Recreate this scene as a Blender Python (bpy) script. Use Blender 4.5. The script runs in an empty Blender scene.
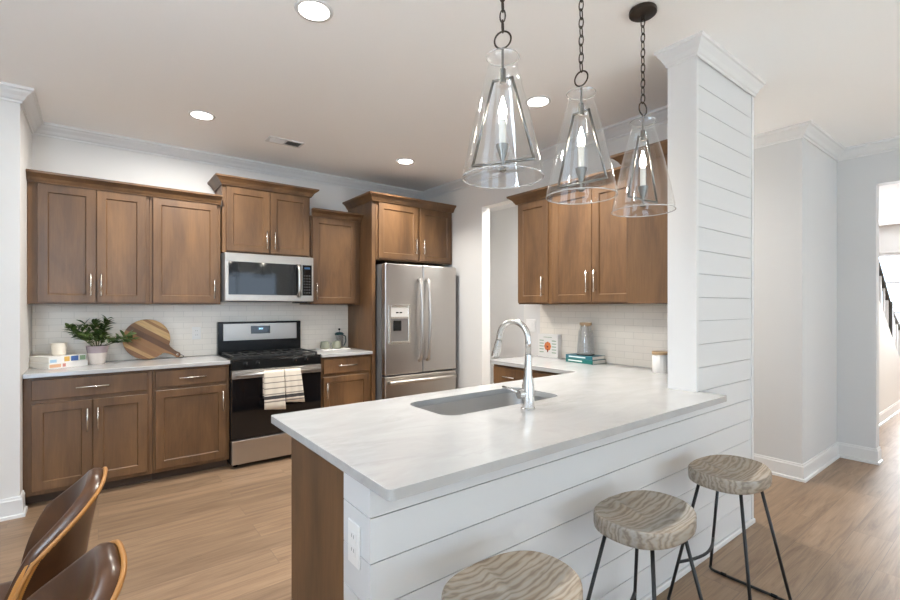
import bpy, bmesh, math, random
from mathutils import Vector, Matrix
random.seed(7)
sc = bpy.context.scene
C = sc.collection
PI = math.pi
R = math.radians

# ------------------------------------------------------------ camera, world, light, exposure
H = 1.372
cam_d = bpy.data.cameras.new('camera'); cam = bpy.data.objects.new('camera', cam_d); C.objects.link(cam)
cam_d.sensor_width = 36.0; cam_d.lens = 457.455/900*36
cam_d.shift_y = (306.147-300)/900
cam_d.clip_start = 0.02
cam.location = (0, 0, H); cam.rotation_euler = (PI/2, 0, -R(37.565))
sc.camera = cam
w = bpy.data.worlds.new('sky'); sc.world = w; w.use_nodes = True
bg = w.node_tree.nodes['Background']; bg.inputs[0].default_value = (0.65, 0.81, 1.0, 1); bg.inputs[1].default_value = 2.95
sc.view_settings.view_transform = 'Standard'; sc.view_settings.look = 'None'
sc.view_settings.gamma = 1; sc.view_settings.use_curve_mapping = False
sc.view_settings.exposure = 0.44
cy = sc.cycles
cy.max_bounces = 12; cy.diffuse_bounces = 10; cy.glossy_bounces = 5; cy.transmission_bounces = 8; cy.transparent_max_bounces = 16
cy.caustics_reflective = False; cy.caustics_refractive = False; cy.sample_clamp_indirect = 10.0

def area(name, loc, direction, sx, sy, power, color, shape='RECTANGLE'):
    l = bpy.data.lights.new(name, 'AREA'); l.shape = shape; l.size = sx
    if shape == 'RECTANGLE': l.size_y = sy
    l.energy = power; l.color = color
    o = bpy.data.objects.new(name, l); C.objects.link(o); o.location = loc
    o.rotation_euler = Vector(direction).to_track_quat('-Z', 'Z').to_euler()
    return o
# daylight reaches the room through the window openings: portals only guide the sampling of the sky
for nm, loc, d, sx, sy in (('window_portal_rear', (-1.6, -5.6, 1.45), (0, 1, 0), 2.6, 1.9), ('window_portal_patio', (2.6, -5.6, 1.2), (0, 1, 0), 3.4, 2.4),
                           ('window_portal_left', (-4.3, -1.2, 1.5), (1, 0, 0), 3.0, 1.8), ('window_portal_hall', (11.06, 1.5, 1.52), (-1, 0, 0), 2.2, 1.55)):
    area(nm, loc, d, sx, sy, 1, (1, 1, 1)).data.cycles.is_portal = True
area('daylight_hall_window', (10.85, 1.3, 1.6), (-1, 0, 0), 1.8, 1.5, 95, (0.95, 0.98, 1.0))
sun_d = bpy.data.lights.new('sunlight', 'SUN'); sun_d.energy = 150; sun_d.angle = R(0.6); sun_d.color = (0.42, 0.68, 1.0)
sun = bpy.data.objects.new('sunlight', sun_d); C.objects.link(sun); sun.location = (0, -12, 9)
sun.rotation_euler = Vector((0.12, 0.78, -0.62)).to_track_quat('-Z', 'Z').to_euler()
WARM = (1.0, 0.975, 0.925)
for x, y, p, sp in ((0.819, 2.132, 15, 140), (0.61, 3.808, 26, 172), (2.379, 3.806, 15, 120), (2.411, 2.137, 19, 120), (3.85, 2.85, 36, 160), (7.6, 0.0, 40, 150)):  # last two: unseen lamps added to brighten the passage and stair hall
    o = area('downlight_and_fill', (x, y, 2.772), (0, 0, -1), 0.14, 0.14, p, WARM, 'DISK')
    o.data.spread = R(sp)
# dining chandelier over the table beside the chairs, just out of frame
ch_d = bpy.data.lights.new('chandelier_light', 'POINT'); ch_d.energy = 50; ch_d.shadow_soft_size = 0.25; ch_d.color = (0.72, 0.86, 1.0)
ch = bpy.data.objects.new('chandelier_light', ch_d); C.objects.link(ch); ch.location = (-0.85, 1.1, 2.05)

# ------------------------------------------------------------ materials
def M(name, col, rough=0.5, metal=0.0, **kw):
    m = bpy.data.materials.new(name); m.use_nodes = True
    b = m.node_tree.nodes['Principled BSDF']
    b.inputs['Base Color'].default_value = (*col, 1); b.inputs['Roughness'].default_value = rough; b.inputs['Metallic'].default_value = metal
    for k, v in kw.items(): b.inputs[k.replace('_', ' ')].default_value = v
    return m
def nd(m, t, **kw):
    n = m.node_tree.nodes.new(t)
    for k, v in kw.items(): setattr(n, k, v)
    return n
def lk(m, a, b): m.node_tree.links.new(a, b)
def coords(m, scale=(1, 1, 1), rot=(0, 0, 0), per_object=False):
    tc = nd(m, 'ShaderNodeTexCoord'); mp = nd(m, 'ShaderNodeMapping')
    mp.inputs['Scale'].default_value = scale; mp.inputs['Rotation'].default_value = rot
    lk(m, tc.outputs['Object'], mp.inputs['Vector'])
    if per_object:
        oi = nd(m, 'ShaderNodeObjectInfo'); mu = nd(m, 'ShaderNodeMath', operation='MULTIPLY'); mu.inputs[1].default_value = 37
        lk(m, oi.outputs['Random'], mu.inputs[0])
        cb = nd(m, 'ShaderNodeCombineXYZ')
        for i in range(3): lk(m, mu.outputs[0], cb.inputs[i])
        lk(m, cb.outputs[0], mp.inputs['Location'])
    return mp.outputs[0]
def ramp(m, fac, stops):
    r = nd(m, 'ShaderNodeValToRGB'); e = r.color_ramp.elements
    while len(e) > 1: e.remove(e[-1])
    e[0].position = stops[0][0]; e[0].color = (*stops[0][1], 1)
    for p, c in stops[1:]:
        x = e.new(p); x.color = (*c, 1)
    lk(m, fac, r.inputs[0]); return r.outputs[0]
def noise(m, vec, scale, detail=4, rough=0.55, dist=0.0):
    n = nd(m, 'ShaderNodeTexNoise'); n.inputs['Scale'].default_value = scale; n.inputs['Detail'].default_value = detail
    n.inputs['Roughness'].default_value = rough; n.inputs['Distortion'].default_value = dist
    lk(m, vec, n.inputs['Vector']); return n.outputs[0]
def mix(m, fac, a, b, mode='MIX'):
    x = nd(m, 'ShaderNodeMix', data_type='RGBA', blend_type=mode)
    if isinstance(fac, float): x.inputs[0].default_value = fac
    else: lk(m, fac, x.inputs[0])
    for s, v in ((6, a), (7, b)):
        if isinstance(v, tuple): x.inputs[s].default_value = (*v, 1)
        else: lk(m, v, x.inputs[s])
    return x.outputs[2]
def B(m): return m.node_tree.nodes['Principled BSDF']
def bump(m, h, strength=0.2, dist=0.002):
    b = nd(m, 'ShaderNodeBump'); b.inputs['Strength'].default_value = strength; b.inputs['Distance'].default_value = dist
    lk(m, h, b.inputs['Height']); lk(m, b.outputs[0], B(m).inputs['Normal'])

MT = {}
def paint(name, col, rough=0.6):
    m = M(name, col, rough); v = coords(m)
    n = noise(m, v, 60, 2); bump(m, n, 0.04, 0.001); return m
MT['wall'] = paint('wall_paint', (0.71, 0.695, 0.675))
MT['hallwall'] = paint('hall_wall_paint', (0.62, 0.62, 0.62))
MT['ceil'] = paint('ceiling_paint', (0.95, 0.95, 0.95), 0.8)
MT['trim'] = M('trim_paint', (0.71, 0.705, 0.70), 0.35)
MT['ship'] = M('shiplap_paint', (0.67, 0.67, 0.67), 0.42)
MT['gap'] = M('board_gap', (0.42, 0.42, 0.42), 0.9)
MT['plate'] = M('white_plastic', (0.84, 0.83, 0.81), 0.35)

def cabinet_wood(name, lo, hi):
    m = M(name, hi, 0.42)
    v = coords(m, (1, 1, 0.22), per_object=True)
    n1 = noise(m, v, 5.0, 5, 0.6, 0.6)
    v2 = coords(m, (1, 1, 0.05)); n2 = noise(m, v2, 120, 3)
    c1 = ramp(m, n1, [(0.32, lo), (0.68, hi)])
    c2 = ramp(m, n2, [(0.3, (0.86, 0.86, 0.86)), (0.7, (1.06, 1.06, 1.06))])
    lk(m, mix(m, 1.0, c1, c2, 'MULTIPLY'), B(m).inputs['Base Color'])
    bump(m, n2, 0.05, 0.0005)
    return m
MT['cab'] = cabinet_wood('stained_maple', (0.092, 0.046, 0.0205), (0.195, 0.100, 0.042))
MT['cabdark'] = M('stained_maple_toe_kick', (0.075, 0.045, 0.027), 0.6)

def floor_mat():
    m = M('wood_plank_floor', (0.4, 0.3, 0.2), 0.42)
    tc = nd(m, 'ShaderNodeTexCoord')
    br = nd(m, 'ShaderNodeTexBrick'); br.offset = 0.37; br.offset_frequency = 2
    br.inputs['Scale'].default_value = 1.0; br.inputs['Mortar Size'].default_value = 0.0016; br.inputs['Mortar Smooth'].default_value = 0.4
    br.inputs['Brick Width'].default_value = 1.22; br.inputs['Row Height'].default_value = 0.178
    br.inputs['Color1'].default_value = (0, 0, 0, 1); br.inputs['Color2'].default_value = (1, 1, 1, 1); br.inputs['Mortar'].default_value = (0.5, 0.5, 0.5, 1)
    br.inputs['Bias'].default_value = 0.0
    lk(m, tc.outputs['Object'], br.inputs['Vector'])
    sx = nd(m, 'ShaderNodeSeparateXYZ'); lk(m, tc.outputs['Object'], sx.inputs[0])
    # grain, shifted plank by plank
    mul = nd(m, 'ShaderNodeMath', operation='MULTIPLY'); mul.inputs[1].default_value = 19.0; lk(m, br.outputs['Color'], mul.inputs[0])
    cb = nd(m, 'ShaderNodeCombineXYZ')
    ax = nd(m, 'ShaderNodeMath', operation='MULTIPLY_ADD'); ax.inputs[1].default_value = 1.3; lk(m, sx.outputs[0], ax.inputs[0]); lk(m, mul.outputs[0], ax.inputs[2])
    ay = nd(m, 'ShaderNodeMath', operation='MULTIPLY_ADD'); ay.inputs[1].default_value = 14.0; lk(m, sx.outputs[1], ay.inputs[0]); lk(m, mul.outputs[0], ay.inputs[2])
    lk(m, ax.outputs[0], cb.inputs[0]); lk(m, ay.outputs[0], cb.inputs[1])
    g = noise(m, cb.outputs[0], 1.6, 6, 0.62, 0.8)
    cb2 = nd(m, 'ShaderNodeCombineXYZ'); a2 = nd(m, 'ShaderNodeMath', operation='MULTIPLY'); a2.inputs[1].default_value = 9.0; lk(m, ay.outputs[0], a2.inputs[0])
    lk(m, ax.outputs[0], cb2.inputs[0]); lk(m, a2.outputs[0], cb2.inputs[1])
    f = noise(m, cb2.outputs[0], 2.2, 4, 0.6)
    c = ramp(m, g, [(0.28, (0.190, 0.115, 0.068)), (0.5, (0.295, 0.190, 0.115)), (0.75, (0.370, 0.248, 0.157))])
    pl = ramp(m, br.outputs['Color'], [(0.0, (0.80, 0.80, 0.80)), (1.0, (1.06, 1.06, 1.06))])
    c = mix(m, 1.0, c, pl, 'MULTIPLY')
    fr = ramp(m, f, [(0.3, (0.78, 0.78, 0.78)), (0.65, (1.05, 1.05, 1.05))])
    c = mix(m, 1.0, c, fr, 'MULTIPLY')
    c = mix(m, br.outputs['Fac'], c, (0.17, 0.115, 0.075))
    lk(m, c, B(m).inputs['Base Color'])
    bump(m, f, 0.06, 0.001)
    return m
MT['floor'] = floor_mat()

def tile_mat(name, axis):
    m = M(name, (0.8, 0.78, 0.75), 0.22)
    tc = nd(m, 'ShaderNodeTexCoord'); s = nd(m, 'ShaderNodeSeparateXYZ'); lk(m, tc.outputs['Object'], s.inputs[0])
    cb = nd(m, 'ShaderNodeCombineXYZ'); lk(m, s.outputs[axis], cb.inputs[0]); lk(m, s.outputs[2], cb.inputs[1])
    br = nd(m, 'ShaderNodeTexBrick'); br.inputs['Scale'].default_value = 1.0
    br.inputs['Brick Width'].default_value = 0.153; br.inputs['Row Height'].default_value = 0.0510
    br.inputs['Mortar Size'].default_value = 0.0016; br.inputs['Mortar Smooth'].default_value = 0.2
    br.inputs['Color1'].default_value = (0.87, 0.81, 0.725, 1); br.inputs['Color2'].default_value = (0.84, 0.78, 0.695, 1); br.inputs['Mortar'].default_value = (0.70, 0.65, 0.575, 1)
    lk(m, cb.outputs[0], br.inputs['Vector']); lk(m, br.outputs['Color'], B(m).inputs['Base Color'])
    iv = nd(m, 'ShaderNodeMath', operation='SUBTRACT'); iv.inputs[0].default_value = 1; lk(m, br.outputs['Fac'], iv.inputs[1])
    bump(m, iv.outputs[0], 0.35, 0.002)
    return m
MT['tileX'] = tile_mat('subway_tile_range_wall', 0)
MT['tileY'] = tile_mat('subway_tile_side_wall', 1)

def quartz():
    m = M('white_marble_quartz', (0.85, 0.84, 0.82), 0.16)
    v = coords(m, (0.45, 1.0, 1.0), (0, 0, R(12)))
    a = noise(m, v, 2.6, 8, 0.62, 1.6)
    vein = ramp(m, a, [(0.465, (0, 0, 0)), (0.497, (1, 1, 1)), (0.503, (1, 1, 1)), (0.54, (0, 0, 0))])
    msk = ramp(m, noise(m, v, 1.4, 3), [(0.50, (0, 0, 0)), (0.68, (1, 1, 1))])
    k = mix(m, 1.0, vein, msk, 'MULTIPLY')
    sep = nd(m, 'ShaderNodeSeparateColor'); lk(m, k, sep.inputs[0])
    sc_ = nd(m, 'ShaderNodeMath', operation='MULTIPLY'); sc_.inputs[1].default_value = 0.75; lk(m, sep.outputs[0], sc_.inputs[0])
    base = ramp(m, noise(m, v, 7, 6, 0.65, 1.0), [(0.3, (0.415, 0.41, 0.402)), (0.7, (0.48, 0.475, 0.467))])
    lk(m, mix(m, sc_.outputs[0], base, (0.33, 0.32, 0.31)), B(m).inputs['Base Color'])
    return m
MT['quartz'] = quartz()

def steel(name, col=(0.50, 0.465, 0.425), rough=0.32, axis=0):
    m = M(name, col, rough, 1.0)
    s = [1, 1, 1]; s[axis] = 0.01
    v = coords(m, tuple(s)); n = noise(m, v, 380, 2)
    r = nd(m, 'ShaderNodeMapRange'); r.inputs[3].default_value = rough-0.05; r.inputs[4].default_value = rough+0.08
    lk(m, n, r.inputs[0]); lk(m, r.outputs[0], B(m).inputs['Roughness'])
    return m
MT['steel'] = steel('brushed_stainless_steel')
MT['steelV'] = steel('brushed_stainless_steel_upright', (0.53, 0.50, 0.47), 0.32, 2)
MT['steelmw'] = steel('brushed_stainless_microwave', (0.46, 0.41, 0.36), 0.34)
MT['steelsink'] = steel('sink_steel', (0.58, 0.57, 0.56), 0.34)
MT['nickel'] = M('satin_nickel', (0.70, 0.66, 0.60), 0.25, 1.0)
MT['faucet'] = M('spot_free_stainless', (0.66, 0.655, 0.64), 0.24, 1.0)
MT['blackglass'] = M('black_glass', (0.006, 0.006, 0.007), 0.05)
MT['black'] = M('black_enamel', (0.008, 0.008, 0.008), 0.22, Specular_IOR_Level=0.3)
MT['iron'] = M('cast_iron', (0.02, 0.02, 0.02), 0.65)
MT['greybody'] = M('grey_appliance_side', (0.16, 0.16, 0.16), 0.5)
MT['stoolmetal'] = M('matt_black_metal', (0.012, 0.012, 0.012), 0.45)
MT['bronze'] = M('dark_bronze', (0.055, 0.043, 0.034), 0.42, 0.8)
MT['pewter'] = M('brushed_pewter', (0.20, 0.19, 0.175), 0.35, 0.9)
MT['candle'] = M('candle_sleeve', (0.85, 0.82, 0.76), 0.4)
MT['display'] = M('clock_display', (0.01, 0.02, 0.04), 0.1)
B(MT['display']).inputs['Emission Color'].default_value = (0.25, 0.55, 1, 1); B(MT['display']).inputs['Emission Strength'].default_value = 0.12
MT['digits'] = M('display_digits', (0.3, 0.7, 1.0), 0.5); B(MT['digits']).inputs['Emission Color'].default_value = (0.5, 0.85, 1, 1); B(MT['digits']).inputs['Emission Strength'].default_value = 1.2
MT['key'] = M('keypad_print', (0.03, 0.03, 0.03), 0.5)
MT['white'] = M('white_ceramic', (0.82, 0.80, 0.77), 0.3)
MT['sage'] = M('sage_ceramic', (0.26, 0.265, 0.20), 0.4)
MT['teal'] = M('dark_teal_lid', (0.02, 0.07, 0.075), 0.35)
MT['lens'] = M('downlight_lens', (1, 1, 1), 0.5)
B(MT['lens']).inputs['Emission Color'].default_value = (1, 0.96, 0.9, 1); B(MT['lens']).inputs['Emission Strength'].default_value = 8
MT['bulb'] = M('lit_bulb', (1, 0.9, 0.75), 0.3)
B(MT['bulb']).inputs['Emission Color'].default_value = (1, 0.90, 0.78, 1); B(MT['bulb']).inputs['Emission Strength'].default_value = 60

def thin_glass(name, tint=(0.97, 0.98, 0.98), ior=1.5, rough=0.02):
    m = bpy.data.materials.new(name); m.use_nodes = True; nt = m.node_tree
    nt.nodes.remove(nt.nodes['Principled BSDF']); out = nt.nodes['Material Output']
    t = nd(m, 'ShaderNodeBsdfTransparent'); t.inputs[0].default_value = (*tint, 1)
    g = nd(m, 'ShaderNodeBsdfGlossy'); g.inputs['Roughness'].default_value = rough; g.inputs['Color'].default_value = (1, 1, 1, 1)
    lw = nd(m, 'ShaderNodeLayerWeight'); lw.inputs[0].default_value = 0.5
    pw = nd(m, 'ShaderNodeMath', operation='POWER'); pw.inputs[1].default_value = 4.0; lk(m, lw.outputs['Facing'], pw.inputs[0])
    f0 = ((ior-1)/(ior+1))**2*2
    f = nd(m, 'ShaderNodeMath', operation='MULTIPLY_ADD'); f.inputs[1].default_value = 0.85-f0; f.inputs[2].default_value = f0; lk(m, pw.outputs[0], f.inputs[0])
    x = nd(m, 'ShaderNodeMixShader'); lk(m, f.outputs[0], x.inputs[0]); lk(m, t.outputs[0], x.inputs[1]); lk(m, g.outputs[0], x.inputs[2])
    lk(m, x.outputs[0], out.inputs[0]); return m
MT['glass'] = thin_glass('clear_glass', ior=1.45)
MT['glassrim'] = M('polished_glass_rim', (0.93, 0.94, 0.94), 0.05, 0.0, Transmission_Weight=0.6)
MT['bottleglass'] = thin_glass('smoky_bottle_glass', (0.88, 0.89, 0.90), 1.5)
MT['window'] = thin_glass('window_glass')

def stool_wood():
    m = M('weathered_elm', (0.4, 0.32, 0.25), 0.55)
    v = coords(m, (0.22, 1.0, 1.0), (0, 0, R(6)), per_object=True)
    n = noise(m, v, 4.0, 3, 0.5, 0.4)
    wv = nd(m, 'ShaderNodeTexWave', wave_type='BANDS', bands_direction='Y'); wv.inputs['Scale'].default_value = 15.0; wv.inputs['Distortion'].default_value = 14.0
    wv.inputs['Detail'].default_value = 3; wv.inputs['Detail Scale'].default_value = 1.1; wv.inputs['Detail Roughness'].default_value = 0.6
    lk(m, v, wv.inputs['Vector'])
    c = ramp(m, wv.outputs['Color'], [(0.02, (0.241, 0.189, 0.143)), (0.2, (0.308, 0.248, 0.191)), (0.6, (0.354, 0.296, 0.237)), (0.95, (0.391, 0.340, 0.285))])
    g = ramp(m, n, [(0.35, (0.80, 0.86, 0.92)), (0.65, (1.12, 1.02, 0.90))])
    lk(m, mix(m, 1.0, c, g, 'MULTIPLY'), B(m).inputs['Base Color'])
    bump(m, wv.outputs['Color'], 0.10, 0.001)
    return m
MT['elm'] = stool_wood()

def board_wood():
    m = M('acacia_board', (0.4, 0.25, 0.12), 0.5)
    v = coords(m, (1, 1, 1))
    s = nd(m, 'ShaderNodeSeparateXYZ'); lk(m, v, s.inputs[0])
    mul = nd(m, 'ShaderNodeMath', operation='MULTIPLY_ADD'); mul.inputs[1].default_value = 2.85; mul.inputs[2].default_value = 0.5; lk(m, s.outputs[2], mul.inputs[0])
    r = nd(m, 'ShaderNodeValToRGB'); r.color_ramp.interpolation = 'CONSTANT'; e = r.color_ramp.elements
    cols = [(0.0, (0.20, 0.085, 0.030)), (0.12, (0.50, 0.29, 0.115)), (0.2, (0.27, 0.125, 0.045)), (0.32, (0.31, 0.15, 0.055)), (0.47, (0.13, 0.055, 0.020)), (0.60, (0.23, 0.105, 0.038)), (0.70, (0.60, 0.38, 0.165)), (0.84, (0.33, 0.165, 0.062)), (0.9, (0.56, 0.34, 0.14))]
    e[0].position = 0; e[0].color = (*cols[0][1], 1); e[1].position = cols[1][0]; e[1].color = (*cols[1][1], 1)
    for p, c in cols[2:]: x = e.new(p); x.color = (*c, 1)
    lk(m, mul.outputs[0], r.inputs[0])
    n = noise(m, coords(m, (0.12, 1, 1)), 60, 4)
    g = ramp(m, n, [(0.3, (0.8, 0.8, 0.8)), (0.7, (1.1, 1.1, 1.1))])
    lk(m, mix(m, 1.0, r.outputs[0], g, 'MULTIPLY'), B(m).inputs['Base Color'])
    return m
MT['board'] = board_wood()
MT['lidwood'] = M('light_wood_lid', (0.40, 0.27, 0.15), 0.5)
def leather():
    m = M('brown_leather', (0.09, 0.042, 0.02), 0.30, Specular_IOR_Level=0.4)
    v = coords(m); n = noise(m, v, 6, 4, 0.6, 0.5)
    lk(m, ramp(m, n, [(0.3, (0.040, 0.015, 0.006)), (0.7, (0.090, 0.036, 0.013))]), B(m).inputs['Base Color'])
    n2 = noise(m, v, 260, 3); bump(m, n2, 0.08, 0.0006)
    return m
MT['leather'] = leather()
MT['piping'] = M('tan_piping', (0.36, 0.15, 0.03), 0.45)
MT['stitch'] = M('amber_thread', (0.50, 0.23, 0.05), 0.6)
MT['leaf'] = M('plant_leaf', (0.035, 0.075, 0.018), 0.4)
def leafm():
    m = MT['leaf']; v = coords(m); n = noise(m, v, 22, 2)
    lk(m, ramp(m, n, [(0.3, (0.022, 0.050, 0.010)), (0.7, (0.105, 0.165, 0.040))]), B(m).inputs['Base Color'])
leafm()
MT['stemm'] = M('plant_stem', (0.10, 0.11, 0.04), 0.6)
MT['soil'] = M('potting_soil', (0.04, 0.028, 0.02), 0.9)
MT['potw'] = M('bisque_pot', (0.74, 0.66, 0.60), 0.6)
MT['potp'] = M('mauve_glaze_band', (0.42, 0.33, 0.345), 0.5)
MT['page'] = M('book_pages', (0.78, 0.75, 0.69), 0.8)
def col(n, c, r=0.5):
    if n not in MT: MT[n] = M(n, c, r)
    return MT[n]
def towel_mat():
    m = M('striped_linen', (0.7, 0.62, 0.5), 0.9)
    tc = nd(m, 'ShaderNodeTexCoord'); s = nd(m, 'ShaderNodeSeparateXYZ'); lk(m, tc.outputs['Object'], s.inputs[0])
    r = nd(m, 'ShaderNodeValToRGB'); r.color_ramp.interpolation = 'CONSTANT'
    W, G, K = (0.70, 0.63, 0.53), (0.27, 0.235, 0.20), (0.055, 0.05, 0.05)
    e = r.color_ramp.elements; st = [(0, W), (0.30, G), (0.335, W), (0.375, K), (0.455, W), (0.48, G), (0.505, W), (0.62, G), (0.645, W), (0.76, G), (0.785, W), (0.89, G), (0.91, W)]
    e[0].color = (*W, 1); e[1].position = st[1][0]; e[1].color = (*st[1][1], 1)
    for p, c in st[2:]: x = e.new(p); x.color = (*c, 1)
    a = nd(m, 'ShaderNodeMath', operation='MULTIPLY_ADD'); a.inputs[1].default_value = 1/0.36; a.inputs[2].default_value = 1.0
    lk(m, s.outputs[2], a.inputs[0]); lk(m, a.outputs[0], r.inputs[0]); lk(m, r.outputs[0], B(m).inputs['Base Color'])
    n = noise(m, coords(m), 500, 2); bump(m, n, 0.3, 0.001)
    return m
MT['towel'] = towel_mat()

# ------------------------------------------------------------ mesh helpers
class MB:
    def __init__(s): s.b = bmesh.new()
    def box(s, x0, x1, y0, y1, z0, z1, bev=0.0, seg=1):
        g = bmesh.ops.create_cube(s.b, size=1.0)
        for v in g['verts']:
            v.co = Vector(((x0+x1)/2+v.co.x*(x1-x0), (y0+y1)/2+v.co.y*(y1-y0), (z0+z1)/2+v.co.z*(z1-z0)))
        if bev > 0:
            ed = list({e for v in g['verts'] for e in v.link_edges})
            bmesh.ops.bevel(s.b, geom=ed, offset=bev, segments=seg, affect='EDGES', profile=0.5)
        return s
    def poly(s, pts): 
        return s.b.faces.new([s.b.verts.new(p) for p in pts])
    def prism(s, pts2, z0, z1, axis='z'):
        def P(a, b, c): return (a, b, c) if axis == 'z' else ((a, c, b) if axis == 'y' else (c, a, b))
        lo = [s.b.verts.new(P(x, y, z0)) for x, y in pts2]; hi = [s.b.verts.new(P(x, y, z1)) for x, y in pts2]
        n = len(pts2)
        s.b.faces.new(lo[::-1]); s.b.faces.new(hi)
        for i in range(n): s.b.faces.new((lo[i], lo[(i+1) % n], hi[(i+1) % n], hi[i]))
        return s
    def rings(s, rings, close0=True, close1=True, wrap=True):
        vs = [[s.b.verts.new(p) for p in r] for r in rings]; n = len(vs[0])
        for a, b in zip(vs, vs[1:]):
            for i in range(n if wrap else n-1):
                j = (i+1) % n
                s.b.faces.new((a[i], a[j], b[j], b[i]))
        if close0: s.b.faces.new(vs[0][::-1])
        if close1: s.b.faces.new(vs[-1])
        return s
    def lathe(s, prof, c=(0, 0, 0), n=32, close0=True, close1=True):
        return s.rings([[(c[0]+r*math.cos(2*PI*i/n), c[1]+r*math.sin(2*PI*i/n), c[2]+z) for i in range(n)] for r, z in prof], close0, close1)
    def tube(s, pts, r, n=10, closed=False, caps=True):
        pts = [Vector(p) for p in pts]; m = len(pts)
        rad = r if isinstance(r, (list, tuple)) else [r]*m
        T = []
        for i in range(m):
            a = pts[(i-1) % m] if (closed or i > 0) else pts[i]; b = pts[(i+1) % m] if (closed or i < m-1) else pts[i]
            T.append((b-a).normalized())
        up = Vector((0, 0, 1)) if abs(T[0].z) < 0.9 else Vector((1, 0, 0))
        nrm = (up - T[0]*up.dot(T[0])).normalized(); rings = []
        for i in range(m):
            if i: 
                nrm = nrm - T[i]*nrm.dot(T[i]); nrm = nrm.normalized()
            bi = T[i].cross(nrm)
            rings.append([pts[i]+(nrm*math.cos(2*PI*k/n)+bi*math.sin(2*PI*k/n))*rad[i] for k in range(n)])
        if closed:
            return s.rings(rings+[rings[0]], False, False)
        return s.rings(rings, caps, caps)
    def sweep(s, prof, path, closed=False):
        """prof: (out, z) points, closed outline; path: xy points; out is to the right of travel"""
        n = len(path); R_ = []
        for i in range(n):
            p = Vector(path[i])
            d1 = (p-Vector(path[i-1])).normalized() if i > 0 else None
            d2 = (Vector(path[i+1])-p).normalized() if i < n-1 else None
            if d1 is None: d1 = d2
            if d2 is None: d2 = d1
            n1 = Vector((d1.y, -d1.x)); n2 = Vector((d2.y, -d2.x)); mm = (n1+n2); mm = mm/(mm.dot(n1))
            R_.append([(p.x+mm.x*o, p.y+mm.y*o, z) for o, z in prof])
        return s.rings(R_, True, True)
    def xf(s, mat): bmesh.ops.transform(s.b, matrix=mat, verts=s.b.verts[:]); return s
    def build(s, name, m, parent=None, smooth=False, bevel=0, local=False, sub=0, kind=None):
        bmesh.ops.recalc_face_normals(s.b, faces=s.b.faces[:])
        if parent is not None and not local:
            root = parent
            while root.parent: root = root.parent
            mw = Matrix.Translation(root.location) @ root.rotation_euler.to_matrix().to_4x4()
            bmesh.ops.transform(s.b, matrix=mw.inverted(), verts=s.b.verts[:])
        me = bpy.data.meshes.new(name); s.b.to_mesh(me); s.b.free()
        for mm in (m if isinstance(m, list) else [m]): me.materials.append(mm)
        o = bpy.data.objects.new(name, me); C.objects.link(o)
        if parent is not None: o.parent = parent
        if smooth:
            for p in me.polygons: p.use_smooth = True
            if smooth is not True:
                try: me.set_sharp_from_angle(angle=R(smooth))
                except Exception: pass
        if bevel:
            b = o.modifiers.new('edge', 'BEVEL'); b.width = bevel; b.segments = 2; b.limit_method = 'ANGLE'; b.angle_limit = R(40)
        if sub:
            b = o.modifiers.new('round', 'SUBSURF'); b.levels = sub; b.render_levels = sub
        if kind: o['kind'] = kind
        return o
def tag(o, label, cat, group=None):
    o['label'] = label; o['category'] = cat
    if group: o['group'] = group
    return o
def thing(name, label, cat, loc, rz=0, group=None):
    o = bpy.data.objects.new(name, None); C.objects.link(o); o.location = loc; o.rotation_euler = (0, 0, rz); o.empty_display_size = 0.05
    return tag(o, label, cat, group)
def struct(name, mb, m, **kw):
    o = mb.build(name, m, **kw); o['kind'] = 'structure'; return o
def dup(o, parent=None):
    c = o.copy(); C.objects.link(c)
    if parent: c.parent = parent
    for ch in list(o.children): dup(ch, c)
    return c

# ------------------------------------------------------------ room shell
CE = 2.787; XL = -0.405; XR = 3.25; YB = 4.76; XE = 3.36; XCE = 3.288; YS = 1.13; YK = 1.279; XC = 2.515; XA = 4.38; XD = 5.36
struct('floor', MB().box(-4.3, 11.3, -5.6, 5.2, -0.06, 0), MT['floor'])
struct('ceiling', MB().box(-4.3, 11.3, -5.6, 5.2, CE, CE+0.08), MT['ceil'])
struct('wall_back', MB().box(XL-0.12, XA+0.12, YB, YB+0.12, 0, CE), MT['wall'])
struct('wall_kitchen_left', MB().box(-4.2, XL, 4.08, YB, 0, CE), MT['wall'])
mb = MB(); DY0, DY1, DZ = 3.06, 3.665, 2.431
mb.box(XR, XE, DY1, YB, 0, CE).box(XR, XE, DY0, DY1, DZ, CE).box(XR, XE, YK, DY0, 0, CE)
struct('wall_kitchen_right', mb, MT['wall'])
struct('wall_passage', MB().box(XA, XD, 1.16, YB, 0, CE), [MT['hallwall']])
mb = MB(); mb.box(XD, XD+0.12, 0.894, 1.16, 0, CE).box(XD, XD+0.12, -0.30, 0.894, 2.434, CE).box(XD, XD+0.12, -5.5, -0.30, 0, CE)
struct('wall_right', mb, MT['hallwall'])
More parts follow.
